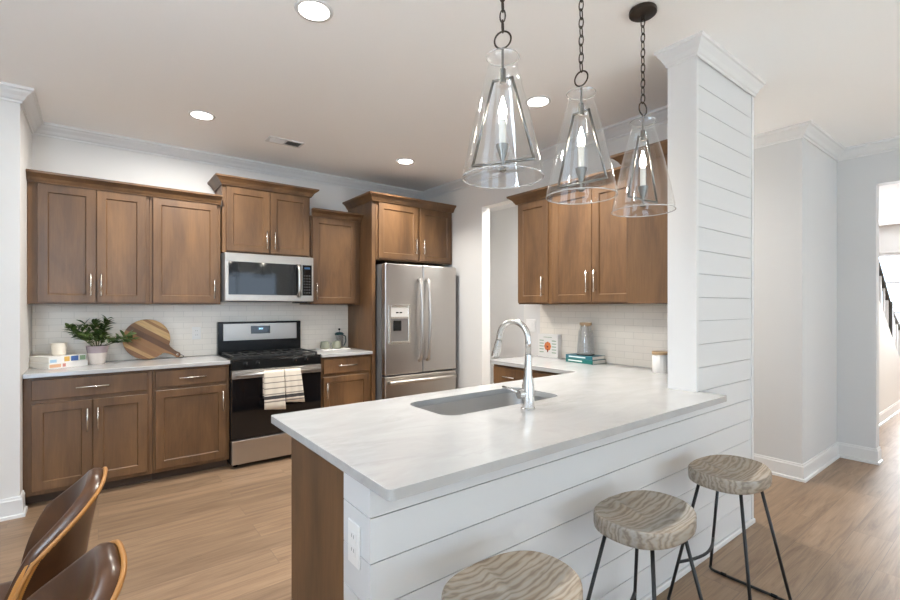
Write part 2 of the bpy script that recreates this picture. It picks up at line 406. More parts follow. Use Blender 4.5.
# walls of the living area behind the camera, with the window openings that light the kitchen
mb = MB(); y0, y1 = -5.62, -5.5
mb.box(-4.2, -2.9, y0, y1, 0, CE).box(-2.9, -0.3, y0, y1, 0, 0.5).box(-2.9, -0.3, y0, y1, 2.4, CE).box(-0.3, 0.9, y0, y1, 0, CE)
mb.box(0.9, 4.3, y0, y1, 2.4, CE).box(4.3, XD+.12, y0, y1, 0, CE)
struct('wall_rear', mb, MT['wall'])
mb = MB(); mb.box(-4.32, -4.2, -5.62, -2.7, 0, CE).box(-4.32, -4.2, -2.7, 0.3, 0, 0.6).box(-4.32, -4.2, -2.7, 0.3, 2.4, CE).box(-4.32, -4.2, 0.3, 4.76, 0, CE)
struct('wall_left', mb, MT['wall'])
def window_frame(name, axis, at, a0, a1, z0, z1, nv, nh):
    mb = MB(); t = 0.05
    def bx(p0, p1, q0, q1):
        if axis == 'y': mb.box(p0, p1, at-0.03, at+0.03, q0, q1)
        else: mb.box(at-0.03, at+0.03, p0, p1, q0, q1)
    bx(a0, a0+t, z0, z1); bx(a1-t, a1, z0, z1); bx(a0+t, a1-t, z0, z0+t); bx(a0+t, a1-t, z1-t, z1)
    for i in range(1, nv): x = a0+(a1-a0)*i/nv; bx(x-0.02, x+0.02, z0+t, z1-t)
    for i in range(1, nh):
        z = z0+(z1-z0)*i/nh
        for k in range(nv):
            l = a0+(a1-a0)*k/nv+(t if k == 0 else 0.02); r = a0+(a1-a0)*(k+1)/nv-(t if k == nv-1 else 0.02); bx(l, r, z-0.015, z+0.015)
    return struct(name, mb, MT['trim'])
window_frame('window_1', 'y', -5.56, -2.9, -0.3, 0.5, 2.4, 3, 2)
window_frame('window_2', 'y', -5.56, 0.9, 4.3, 0.0, 2.4, 3, 1)
window_frame('window_3', 'x', -4.26, -2.7, 0.3, 0.6, 2.4, 3, 2)

# shiplap knee wall and end column (boards are pattern of the wall's own mesh)
PX0 = 0.592; ZK = 0.885; G = 0.0032
joints = [0.787+0.1264*k for k in range(-6, 15)]
mb = MB()
mb.box(PX0+0.012, XC, YS+0.012, 1.30, 0, ZK).box(XC+0.012, XCE-0.012, YS+0.012, YK, 0, CE)
core = struct('wall_shiplap_backing', mb, MT['gap'])
mb = MB(); edges = [0.0]+joints+[CE]
for a, b in zip(edges, edges[1:]):
    lo = a+(G/2 if a > 0 else 0); hi = b-G/2
    if lo >= ZK: mb.box(XC+0.02, XCE-0.02, YS, YS+0.012, lo, hi)
    elif hi <= ZK+0.001:
        mb.box(PX0, XCE-0.02, YS, YS+0.012, lo, hi)
    else:
        mb.box(PX0, XCE-0.02, YS, YS+0.012, lo, ZK-0.001); mb.box(XC+0.02, XCE-0.02, YS, YS+0.012, ZK-0.001, hi)
    if lo < ZK: mb.box(PX0, PX0+0.012, YS+0.012, 1.30, lo, min(hi, ZK-0.001))
struct('wall_shiplap', mb, MT['ship'])
mb = MB(); mb.box(XC-0.004, XC+0.02, YS-0.006, YK, ZK+0.031, CE).box(XCE-0.02, XCE+0.004, YS-0.006, YK, 0, CE)
struct('trim_1', mb, MT['trim'])
mb = MB(); mb.box(PX0-0.012, XCE+0.012, YS-0.014, YS, 0, 0.03, 0.004).box(PX0-0.012, PX0, YS, 1.30, 0, 0.03, 0.004)
struct('baseboard_peninsula', mb, MT['trim'])

# crown mouldings
c0 = CE
crown = [(0, c0), (0, c0-0.092), (0.010, c0-0.092), (0.012, c0-0.078), (0.022, c0-0.072), (0.034, c0-0.052), (0.055, c0-0.032), (0.062, c0-0.020), (0.074, c0-0.016), (0.076, c0)]
struct('trim_2', MB().sweep(crown, [(-4.2, 4.08), (XL, 4.08), (XL, YB), (XR, YB), (XR, YK+0.08)]), MT['trim'])
crown_s = [(o*0.68, z) for o, z in crown]
struct('trim_4', MB().sweep(crown_s, [(XR-0.08, YK), (XC-0.004, YK), (XC-0.004, YS-0.006), (XCE+0.004, YS-0.006), (XCE+0.004, YK)]), MT['trim'])
struct('trim_3', MB().sweep(crown, [(XA, YB), (XA, 1.16), (XD, 1.16), (XD, -5.5)]), MT['trim'])
bb = [(0, 0), (0, 0.132), (0.008, 0.132), (0.010, 0.118), (0.014, 0.112), (0.015, 0.022), (0.026, 0.018), (0.028, 0)]
struct('baseboard_left', MB().sweep(bb, [(-4.2, 4.08), (XL, 4.08), (XL, 4.20)]), MT['trim'])
struct('baseboard_right', MB().sweep(bb, [(XA, YB), (XA, 1.16), (XD, 1.16), (XD, 0.894), (XD+0.12, 0.894)]), MT['trim'])

# tile backsplashes
mb = MB(); mb.box(XL+0.002, 2.213, YB-0.012, YB, 0.916, 1.385).box(0.872, 1.668, YB-0.012, YB, 1.385, 1.41)
struct('wall_tile_range', mb, MT['tileX'])
struct('wall_tile_side', MB().box(XR-0.012, XR, YK, 2.845, 0.916, 1.385), MT['tileY'])

# stair hall beyond the doorway at the right
mb = MB(); mb.prism([(5.48, 0), (8.95, 0), (8.95, 0.35), (7.78, 1.07), (7.15, 1.46), (7.15, CE), (5.48, CE)], 1.17, 1.26, 'y')
struct('wall_stair', mb, MT['wall'])
struct('baseboard_stair', MB().sweep(bb, [(5.48, 1.17), (8.95, 1.17)]), MT['trim'])
mb = MB(); mb.box(11.0, 11.12, -1.2, 0.4, 0, CE).box(11.0, 11.12, 2.6, 5, 0, CE).box(11.0, 11.12, 0.4, 2.6, 0, 0.75).box(11.0, 11.12, 0.4, 2.6, 2.3, CE)
struct('wall_hall_far', mb, MT['wall'])
struct('wall_hall_back', MB().box(XD+.12, 11.0, 4.9, 5.0, 0, CE), MT['wall'])
struct('wall_hall_front', MB().box(XD+.12, 11.0, -1.3, -1.2, 0, CE), MT['wall'])
window_frame('window_4', 'x', 11.05, 0.4, 2.6, 0.75, 2.3, 2, 3)
sr = thing('stair_railing', 'dark sloping stair handrail with balusters seen through the doorway', 'railing', (7.9, 1.215, 0))
mb = MB(); mb.tube([(7.2, 1.215, 1.98), (8.05, 1.215, 1.36), (8.9, 1.215, 0.98)], 0.028, 8); mb.build('handrail', col('dark_rail', (0.05, 0.05, 0.045), 0.4), sr, smooth=True)
for k in range(8):
    x = 7.3+0.2*k; zt = 1.98-(x-7.2)*0.73 if x < 8.05 else 1.36-(x-8.05)*0.447
    zb = 1.46-(x-7.15)*0.62
    MB().box(x-0.012, x+0.012, 1.203, 1.227, zb+0.005, zt-0.02).build('baluster', MT['trim'] if k else MT['dark_rail'], sr)
MB().box(8.0, 8.07, 1.18, 1.25, 0.915, 1.43, 0.005).build('newel_post', MT['dark_rail'], sr)

# ------------------------------------------------------------ cabinetry
def shaker(mb, x0, x1, z0, z1, y=0.0, t=0.02, rail=0.058, dep=0.009):
    """recessed-panel door; front faces -y, back at y"""
    def ring(a, yy): return [(x0+a, yy, z0+a), (x1-a, yy, z0+a), (x1-a, yy, z1-a), (x0+a, yy, z1-a)]
    mb.rings([ring(0, y), ring(0, y-t+0.002), ring(0.002, y-t), ring(rail, y-t), ring(rail+0.006, y-t+dep)], True, True)
    return mb
def slabfront(mb, x0, x1, z0, z1, y=0.0, t=0.02):
    def ring(a, yy): return [(x0+a, yy, z0+a), (x1-a, yy, z0+a), (x1-a, yy, z1-a), (x0+a, yy, z1-a)]
    return mb.rings([ring(0, y), ring(0, y-t+0.003), ring(0.003, y-t)], True, True)
def pull(parent, x, z, L, vertical, y=-0.02):
    mb = MB(); o = 0.030
    if vertical:
        mb.tube([(x, y-o, z-L/2), (x, y-o, z+L/2)], 0.0058, 10)
        for s in (-1, 1): mb.tube([(x, y, z+s*(L/2-0.018)), (x, y-o, z+s*(L/2-0.018))], 0.0045, 8)
    else:
        mb.tube([(x-L/2, y-o, z), (x+L/2, y-o, z)], 0.0058, 10)
        for s in (-1, 1): mb.tube([(x+s*(L/2-0.018), y, z), (x+s*(L/2-0.018), y-o, z)], 0.0045, 8)
    return mb.build('handle', MT['nickel'], parent, smooth=True, local=True)
ccrown = [(0, 0), (0.006, 0), (0.010, 0.010), (0.016, 0.016), (0.026, 0.034), (0.044, 0.050), (0.052, 0.056), (0.060, 0.060), (0.062, 0.075), (0, 0.075)]
def crown_at(z): return [(o, z+h) for o, h in ccrown]

def cabinet(name, label, loc, rz, W, D, Z0, Z1, doors=(), drawers=(), toe=0.0, group=None, cat='cabinet'):
    """loc: front lower-left corner at floor level; carcass spans x 0..W, y 0..D, z Z0..Z1 in the cabinet's own frame"""
    r = thing(name, label, cat, loc, rz, group)
    mb = MB(); mb.box(0, W, 0, D, Z0, Z1, 0.0015); mb.build('carcass', MT['cab'], r, local=True)
    if toe: MB().box(0, W, toe, D, 0, Z0-0.0005).build('toe_kick', MT['cabdark'], r, local=True)
    for (x0, x1, z0, z1, hx, hz) in doors:
        d = shaker(MB(), x0, x1, z0, z1, -0.001).build('door', MT['cab'], r, local=True)
        if hx is not None: pull(d, hx, hz, 0.165, True, -0.021)
    for (x0, x1, z0, z1, L) in drawers:
        d = slabfront(MB(), x0, x1, z0, z1, -0.001).build('drawer', MT['cab'], r, local=True)
        if L: pull(d, (x0+x1)/2, (z0+z1)/2, L, False, -0.021)
    return r
gU = None
YF = 4.45  # face of the wall cabinets
DU = YB-YF-0.001
def L(x): return x-XL
UZ0, UZ1 = 1.388, 2.275
cabinet('wall_cabinet', 'brown two-door wall cabinet above the potted plant', (XL+0.001, YF, 0), 0, 0.736, DU, UZ0, UZ1,
        [(L(-0.350), L(-0.014), UZ0+.012, UZ1-.012, L(-0.045), 1.535), (L(-0.010), L(0.305), UZ0+.012, UZ1-.012, L(0.018), 1.535)])
cabinet('wall_cabinet', 'brown single-door wall cabinet between the two-door cabinet and the microwave', (0.333, YF, 0), 0, 0.525, DU, UZ0, UZ1,
        [(0.021, 0.500, UZ0+.012, UZ1-.012, 0.470, 1.52)])
tag(MB().sweep(crown_at(UZ1-0.012), [(XL+0.002, YF-0.024), (0.858, YF-0.024)]).build('cabinet_crown', MT['cab']), 'dark brown crown strip along the top of the left wall cabinets', 'cabinet crown')
bpy.data.objects['cabinet_crown'].data.transform(Matrix.Identity(4))
r = cabinet('wall_cabinet', 'raised brown two-door wall cabinet directly above the microwave', (0.872, YF, 0), 0, 0.794, DU, 1.852, 2.462,
        [(0.030, 0.406, 1.866, 2.440, 0.372, 1.985), (0.410, 0.782, 1.866, 2.440, 0.446, 1.985)])
MB().sweep(crown_at(2.448), [(0.868, YB-0.002), (0.868, YF-0.024), (1.670, YF-0.024), (1.670, YB-0.002)]).build('crown', MT['cab'], r)
MB().box(0.868, 1.670, YF-0.0225, YB-0.002, 2.463, 2.522).build('crown_backing', MT['cab'], r)
r = cabinet('wall_cabinet', 'brown single-door wall cabinet right of the microwave beside the tall panel', (1.672, YF, 0), 0, 0.540, DU, UZ0, UZ1,
        [(0.020, 0.490, UZ0+.012, UZ1-.012, 0.050, 1.52)])
MB().sweep(crown_at(UZ1-0.012), [(1.673, YF-0.024), (2.211, YF-0.024)]).build('crown', MT['cab'], r)
# over the fridge
tag(MB().box(2.215, 2.257, 4.19, YB-0.002, 0, 2.462, 0.0015).build('fridge_side_panel', MT['cab']), 'tall brown side panel standing left of the refrigerator', 'panel')
r = cabinet('wall_cabinet', 'deep brown two-door cabinet mounted above the refrigerator', (2.259, 4.19, 0), 0, 0.990, YB-4.19-0.001, 1.852, 2.462,
        [(0.026, 0.510, 1.868, 2.440, 0.475, 2.02), (0.540, 0.968, 1.868, 2.440, 0.575, 2.02)])
MB().sweep(crown_at(2.448), [(2.212, YB-0.002), (2.212, 4.166), (3.249, 4.166)]).build('crown', MT['cab'], r)
MB().box(2.2125, 3.249, 4.168, YB-0.002, 2.463, 2.522).build('crown_backing', MT['cab'], r)
# base run
YBF = 4.21; DB = YB-YBF-0.001
cabinet('base_cabinet', 'brown base cabinet with wide drawer and two doors below the plant', (XL+0.001, YBF, 0), 0, 0.738, DB, 0.076, 0.884,
        [(L(-0.361), L(-0.034), 0.106, 0.700, L(-0.062), 0.560), (L(-0.030), L(0.298), 0.106, 0.700, L(-0.002), 0.560)],
        [(L(-0.361), L(0.298), 0.728, 0.866, 0.19)], 0.08)
cabinet('base_cabinet', 'brown base cabinet with drawer and single door left of the range', (0.336, YBF, 0), 0, 0.542, DB, 0.076, 0.884,
        [(0.014, 0.518, 0.106, 0.715, 0.488, 0.585)], [(0.014, 0.518, 0.742, 0.866, 0.19)], 0.08)
cabinet('base_cabinet', 'narrow brown base cabinet between the range and the refrigerator panel', (1.680, YBF, 0), 0, 0.533, DB, 0.076, 0.884,
        [(0.022, 0.505, 0.106, 0.692, 0.052, 0.56)], [(0.022, 0.505, 0.722, 0.866, 0.19)], 0.08)
tag(MB().box(XL+0.002, 0.880, 4.165, YB-0.013, 0.885, 0.915, 0.004, 2).build('countertop', MT['quartz']), 'white countertop left of the range under the plant and books', 'countertop')
tag(MB().box(1.677, 2.214, 4.165, YB-0.013, 0.885, 0.915, 0.004, 2).build('countertop', MT['quartz']), 'small white countertop right of the range', 'countertop')
# right wall: fronts face -x
RZ = -PI/2; XF = 2.945
cabinet('wall_cabinet', 'narrow single-door wall cabinet on the side wall at the doorway end', (XF, 2.835, 0), RZ, 0.365, XR-XF-0.001, UZ0, UZ1,
        [(0.010, 0.345, UZ0+.012, UZ1-.012, 0.300, 1.535)])
cabinet('wall_cabinet', 'two-door wall cabinet on the side wall above the bottle and books', (XF, 2.469, 0), RZ, 0.845, XR-XF-0.001, UZ0, UZ1,
        [(0.028, 0.402, UZ0+.012, UZ1-.012, 0.372, 1.56), (0.406, 0.785, UZ0+.012, UZ1-.012, 0.440, 1.56)])
cabinet('wall_cabinet', 'corner wall cabinet showing its plain brown side beside the shiplap column', (XR-0.002, 1.620, 0), PI, 0.575, 1.620-YK-0.001, UZ0, UZ1,
        [(0.345, 0.555, UZ0+.012, UZ1-.012, 0.370, 1.535)])
tag(MB().sweep(crown_at(UZ1-0.012), [(XR-0.003, 2.838), (XF-0.024, 2.838), (XF-0.024, 1.644), (2.669, 1.644), (2.669, YK+0.002)]).build('cabinet_crown', MT['cab']), 'dark brown crown strip wrapping the tops of the side wall cabinets', 'cabinet crown')
cabinet('base_cabinet', 'brown base cabinet with drawers glimpsed behind the faucet', (2.662, 2.850, 0), RZ, 0.86, XR-2.662-0.014, 0.076, 0.884,
        [(0.014, 0.423, 0.106, 0.70, 0.390, 0.56), (0.430, 0.84, 0.106, 0.70, 0.46, 0.56)], [(0.014, 0.423, 0.728, 0.866, 0.13), (0.430, 0.84, 0.728, 0.866, 0.13)], 0.08)
# peninsula cabinets: fronts face the range (+y)
r = thing('base_cabinet', 'brown peninsula base cabinet with plain end panel under the white counter', 'cabinet', (PX0, 1.30, 0))
MB().box(PX0+0.043, PX0+0.061, 1.301, 1.905, 0, 0.884, 0.0015).build('end_panel', MT['cab'], r)
MB().box(PX0+0.061, 1.06, 1.301, 1.89, 0.076, 0.884).build('carcass', MT['cab'], r)
MB().box(1.06, 2.655, 1.865, 1.89, 0.076, 0.884).build('front_frame', MT['cab'], r)
MB().box(PX0+0.061, 2.655, 1.72, 1.815, 0, 0.0755).build('toe_kick', MT['cabdark'], r)
for a, b in ((0.68, 1.03), (1.08, 1.49), (1.495, 1.90), (1.95, 2.35)):
    mb = shaker(MB(), -b, -a, 0.106, 0.866); mb.xf(Matrix.Rotation(PI, 4, 'Z') @ Matrix.Translation((0, 0, 0))); mb.xf(Matrix.Translation((0, 1.891, 0)))
    mb.build('door', MT['cab'], r)

# L-shaped worktop with sink cut-out
def rrect(x0, x1, y0, y1, r, n=6):
    p = []
    for cx, cy_, a0 in ((x1-r, y1-r, 0), (x0+r, y1-r, 90), (x0+r, y0+r, 180), (x1-r, y0+r, 270)):
        for i in range(n+1):
            a = R(a0+90*i/n); p.append((cx+r*math.cos(a), cy_+r*math.sin(a)))
    return p
SX0, SX1, SY0, SY1 = 1.14, 1.88, 1.495, 1.835
def slab(outer, hole, z0, z1):
    mb = MB(); b = mb.b; es = []; loops = []
    for pts in (outer, hole):
        vs = [b.verts.new((x, y, z1)) for x, y in pts]; loops.append(vs)
        for i in range(len(vs)): es.append(b.edges.new((vs[i], vs[(i+1) % len(vs)])))
    g = bmesh.ops.triangle_fill(b, edges=es, use_beauty=True)
    top = [f for f in g['geom'] if isinstance(f, bmesh.types.BMFace)]
    ret = bmesh.ops.extrude_face_region(b, geom=top)
    for v in ret['geom']:
        if isinstance(v, bmesh.types.BMVert): v.co.z = z0
    return mb
def corner(cx, cy_, sx, sy, r=0.02, n=5, a0=0):
    return [(cx+r*math.cos(R(a0+90*i/n)), cy_+r*math.sin(R(a0+90*i/n))) for i in range(n+1)]
rr = 0.018
outer = corner(0.57+rr, 0.988+rr, 0, 0, rr, 5, 180)+corner(2.553-rr, 0.988+rr, 0, 0, rr, 5, 270)+[(2.553, YS-0.001), (XC-0.005, YS-0.001), (XC-0.005, YK+0.001), (XR-0.013, YK+0.001), (XR-0.013, 2.868), (2.635, 2.868), (2.635, 1.977)]+corner(0.57+rr, 1.977-rr, 0, 0, rr, 5, 90)
tag(slab(outer, rrect(SX0, SX1, SY0, SY1, 0.075), 0.886, 0.916).build('countertop', MT['quartz'], bevel=0.004), 'white marbled peninsula countertop with the sink cut into it', 'countertop')
s = thing('kitchen_sink', 'stainless undermount sink set into the peninsula countertop', 'sink', (1.51, 1.665, 0.66))
def basin(z, a): return [(x, y, z) for x, y in rrect(SX0-0.006+a, SX1+0.006-a, SY0-0.006+a, SY1+0.006-a, max(0.08-a*0.3, 0.03))]
mb = MB(); mb.rings([basin(0.8855, -0.02), basin(0.8855, 0), basin(0.72, 0.006), basin(0.695, 0.016), basin(0.682, 0.045), basin(0.677, 0.12)], False, True)
ob = mb.build('basin', MT['steelsink'], s, smooth=50)
so = ob.modifiers.new('sheet', 'SOLIDIFY'); so.thickness = 0.002; so.offset = -1
MB().lathe([(0.055, 0), (0.055, 0.004), (0.04, 0.004), (0.035, 0.001)], (1.51, 1.70, 0.6775)).build('drain', MT['steel'], s, smooth=40)
# faucet
fx, fy = 1.515, 1.40
f = thing('kitchen_faucet', 'tall gooseneck stainless faucet standing behind the sink', 'faucet', (fx, fy, 0.9165))
MB().lathe([(0.031, 0), (0.031, 0.004), (0.0275, 0.008), (0.0275, 0.10), (0.0235, 0.118), (0.018, 0.15), (0.0155, 0.20), (0.0145, 0.24)], (fx, fy, 0.9165), 28).build('body', MT['faucet'], f, smooth=40)
ra = 0.080; zc = 1.222
pts = [(fx, fy, 1.155), (fx, fy, zc)]+[(fx-0.012*(1-math.cos(PI*i/16)), fy+ra-ra*math.cos(PI*i/16), zc+ra*math.sin(PI*i/16)) for i in range(1, 16)]+[(fx-0.024, fy+2*ra+0.001, zc-0.01)]
MB().tube(pts, 0.0135, 14).build('spout', MT['faucet'], f, smooth=True)
MB().tube([(fx-0.024, fy+2*ra+0.001, zc-0.008), (fx-0.025, fy+2*ra+0.008, zc-0.03), (fx-0.027, fy+2*ra+0.022, zc-0.085), (fx-0.027, fy+2*ra+0.023, zc-0.09)], [0.0145, 0.0165, 0.020, 0.017], 16).build('spray_head', MT['faucet'], f, smooth=50)
mb = MB(); mb.tube([(fx-0.022, fy+0.004, 0.985), (fx-0.052, fy+0.01, 0.985)], [0.020, 0.0205], 16); mb.build('valve_hub', MT['faucet'], f, smooth=50)
MB().tube([(fx-0.043, fy+0.022, 0.992), (fx-0.052, fy+0.06, 1.002), (fx-0.055, fy+0.105, 1.006)], [0.0075, 0.006, 0.005], 10).build('lever', MT['faucet'], f, smooth=True)

# ------------------------------------------------------------ appliances
# gas range
RX0, RX1 = 0.8815, 1.659; RY = 4.16
g = thing('gas_range', 'stainless and black gas range with oven between the base cabinets', 'range', ((RX0+RX1)/2, RY, 0))
MB().box(RX0, RX1, RY+0.02, YB-0.03, 0.035, 0.905).build('body', MT['black'], g)
for x in (RX0+0.05, RX1-0.05):
    for y in (RY+0.07, YB-0.08): MB().lathe([(0.018, 0), (0.018, 0.036)], (x, y, 0), 12).build('foot', MT['black'], g)
MB().box(RX0+0.004, RX1-0.004, RY-0.028, RY+0.02, 0.038, 0.240, 0.006, 2).build('storage_drawer', MT['steel'], g)
d = MB().box(RX0+0.004, RX1-0.004, RY-0.028, RY+0.02, 0.248, 0.757, 0.004, 2).build('oven_door', MT['blackglass'], g)
MB().box(RX0+0.004, RX1-0.004, RY-0.030, RY+0.02, 0.7585, 0.829, 0.003, 2).build('top_rail', MT['steel'], d)
mb = MB(); mb.tube([(RX0+0.03, RY-0.075, 0.794), (RX1-0.03, RY-0.075, 0.794)], 0.0155, 14)
for x in (RX0+0.06, RX1-0.06): mb.tube([(x, RY-0.03, 0.794), (x, RY-0.075, 0.794)], 0.011, 10)
mb.build('handle', MT['steel'], d, smooth=True)
MB().box(1.27, 1.30, RY-0.0288, RY-0.0282, 0.285, 0.292).build('maker_mark', MT['nickel'], d)
MB().box(RX0+0.002, RX1-0.002, RY-0.022, RY+0.02, 0.832, 0.908, 0.004, 2).build('control_panel', MT['black'], g)
for x in (RX0+0.115, RX0+0.215, RX1-0.245, RX1-0.14):
    k = MB().xf(Matrix.Identity(4)); k.tube([(x, RY-0.022, 0.878), (x, RY-0.028, 0.878), (x, RY-0.030, 0.878), (x, RY-0.052, 0.878)], [0.023, 0.023, 0.019, 0.017], 18); k = k.build('knob', MT['black'], g, smooth=40)
    MB().box(x-0.002, x+0.002, RY-0.0535, RY-0.0518, 0.878, 0.895).build('pointer', MT['nickel'], k)
MB().box(RX0, RX1, RY-0.024, YB-0.075, 0.909, 0.921, 0.004, 2).build('cooktop', MT['black'], g)
for gx0, gx1 in ((RX0+0.03, (RX0+RX1)/2-0.125), ((RX0+RX1)/2-0.12, (RX0+RX1)/2+0.12), ((RX0+RX1)/2+0.125, RX1-0.03)):
    mb = MB(); y0, y1 = RY+0.02, YB-0.13; zz = 0.945
    for x in (gx0, gx1): mb.box(x-0.006, x+0.006, y0, y1, zz-0.012, zz)
    for y in (y0+0.006, (y0+y1)/2, y1-0.006): mb.box(gx0+0.006, gx1-0.006, y-0.006, y+0.006, zz-0.012, zz)
    xm = (gx0+gx1)/2; mb.box(xm-0.005, xm+0.005, y0+0.012, (y0+y1)/2-0.006, zz-0.012, zz+0.001).box(xm-0.005, xm+0.005, (y0+y1)/2+0.006, y1-0.012, zz-0.012, zz+0.001)
    for x in (gx0, gx1):
        for y in (y0+0.01, y1-0.01): mb.box(x-0.006, x+0.006, y-0.006, y+0.006, 0.921, zz-0.012)
    mb.build('grate', MT['iron'], g)
    for y in (RY+0.14, YB-0.25): MB().lathe([(0.045, 0), (0.045, 0.006), (0.035, 0.012), (0, 0.012)], ((gx0+gx1)/2, y, 0.9212), 18, True, False).build('burner', MT['iron'], g, smooth=40)
bk = MB(); bk.box(RX0, RX1, YB-0.075, YB-0.014, 0.905, 1.222, 0.006, 2); bk = bk.build('backguard', MT['black'], g)
MB().box(RX0+0.045, RX1-0.045, YB-0.081, YB-0.0751, 1.045, 1.205, 0.002).build('steel_panel', MT['steel'], bk)
MB().box(1.170, 1.350, YB-0.0845, YB-0.0811, 1.105, 1.180, 0.001).build('clock_panel', MT['blackglass'], bk)
MB().box(1.235, 1.285, YB-0.0852, YB-0.0846, 1.142, 1.164).build('clock_display', MT['display'], bk)
mb = MB()
for i, x in enumerate((1.246, 1.258, 1.270)): mb.box(x, x+0.006, YB-0.0857, YB-0.0853, 1.146, 1.160)
mb.build('digits', MT['digits'], bk)

# towels over the oven handle: drape profile swept across the width
def towel(name, label, x0, x1, front, back, skew, ph):
    mb = MB(); n = 12; hz = 0.794; hy = RY-0.075; rb = 0.0185
    prof = [(hy+rb, hz-back), (hy+rb, hz-back*0.5)]
    prof += [(hy+rb*math.cos(a), hz+rb*math.sin(a)) for a in [PI*i/8 for i in range(9)]]
    prof += [(hy-rb-0.002, hz-front*k/6) for k in range(1, 7)]
    rows = []
    for i in range(n+1):
        u = i/n; x = x0+(x1-x0)*u
        row = []
        for j, (y, z) in enumerate(prof):
            dz = max(0, hz-z); fl = 0.006*math.sin(u*2.2*PI+ph)*min(1, dz/0.1) if y < hy else 0
            row.append((x+skew*dz*(0.4+u), y-abs(fl), z-(0.02*u*dz/max(front, .01) if y < hy else 0)))
        rows.append(row)
    mb.rings(rows, False, False, wrap=False)
    # move so that the object's own zero is the bar height (the stripes run from there)
    o = mb.xf(Matrix.Translation((0, 0, -hz))).build(name, MT['towel'], smooth=True); o.location = (0, 0, hz)
    so = o.modifiers.new('cloth', 'SOLIDIFY'); so.thickness = 0.004; so.offset = 1
    return tag(o, label, 'towel')
towel('dish_towel', 'longer striped linen dish towel over the oven handle, hanging left', 1.122, 1.292, 0.305, 0.22, 0.03, 0.3)
towel('dish_towel', 'shorter striped linen dish towel over the oven handle, hanging right', 1.297, 1.440, 0.262, 0.20, 0.09, 1.4)

# microwave
MX0, MX1, MZ0, MZ1, MY = 0.874, 1.664, 1.412, 1.845, 4.375
m_ = thing('microwave', 'stainless over-the-range microwave mounted under the raised cabinet', 'microwave', ((MX0+MX1)/2, MY, MZ0))
MB().box(MX0, MX1, MY, YB-0.014, MZ0, MZ1, 0.003).build('body', MT['greybody'], m_)
xs = 1.548
d = MB(); d.box(MX0+0.001, xs, MY-0.03, MY-0.001, MZ0+0.006, MZ1-0.002, 0.004, 2); d = d.build('door', MT['steelmw'], m_)
MB().box(MX0+0.028, xs-0.004, MY-0.0325, MY-0.0301, MZ0+0.062, MZ1-0.078, 0.001).build('window', MT['blackglass'], d)
mb = MB(); hz0, hz1 = MZ0+0.05, MZ1-0.085
mb.tube([(xs-0.035, MY-0.0326, hz0+0.015), (xs-0.035, MY-0.052, hz0), (xs-0.035, MY-0.066, hz0+0.05), (xs-0.035, MY-0.070, (hz0+hz1)/2), (xs-0.035, MY-0.066, hz1-0.05), (xs-0.035, MY-0.052, hz1), (xs-0.035, MY-0.0326, hz1-0.015)], 0.0145, 12)
mb.build('handle', MT['steelV'], d, smooth=True)
p = MB().box(xs+0.002, MX1-0.001, MY-0.030, MY-0.001, MZ0+0.006, MZ1-0.002, 0.004, 2).build('control_panel', MT['steelmw'], m_)
MB().box(xs+0.006, MX1-0.018, MY-0.0325, MY-0.0301, MZ0+0.062, MZ1-0.078, 0.001).build('keypad_glass', MT['blackglass'], p)
mb = MB()
for i in range(3):
    for j in range(7): mb.box(xs+0.018+i*0.024, xs+0.034+i*0.024, MY-0.0331, MY-0.0326, MZ0+0.082+j*0.027, MZ0+0.096+j*0.027)
mb.build('keypad', MT['key'], p)
MB().box(xs+0.025, MX1-0.036, MY-0.0331, MY-0.0326, MZ1-0.118, MZ1-0.098).build('display', MT['display'], p)
MB().box(1.50, 1.62, MY+0.02, MY+0.10, MZ0-0.012, MZ0-0.0005).build('light_lens', MT['black'], m_)

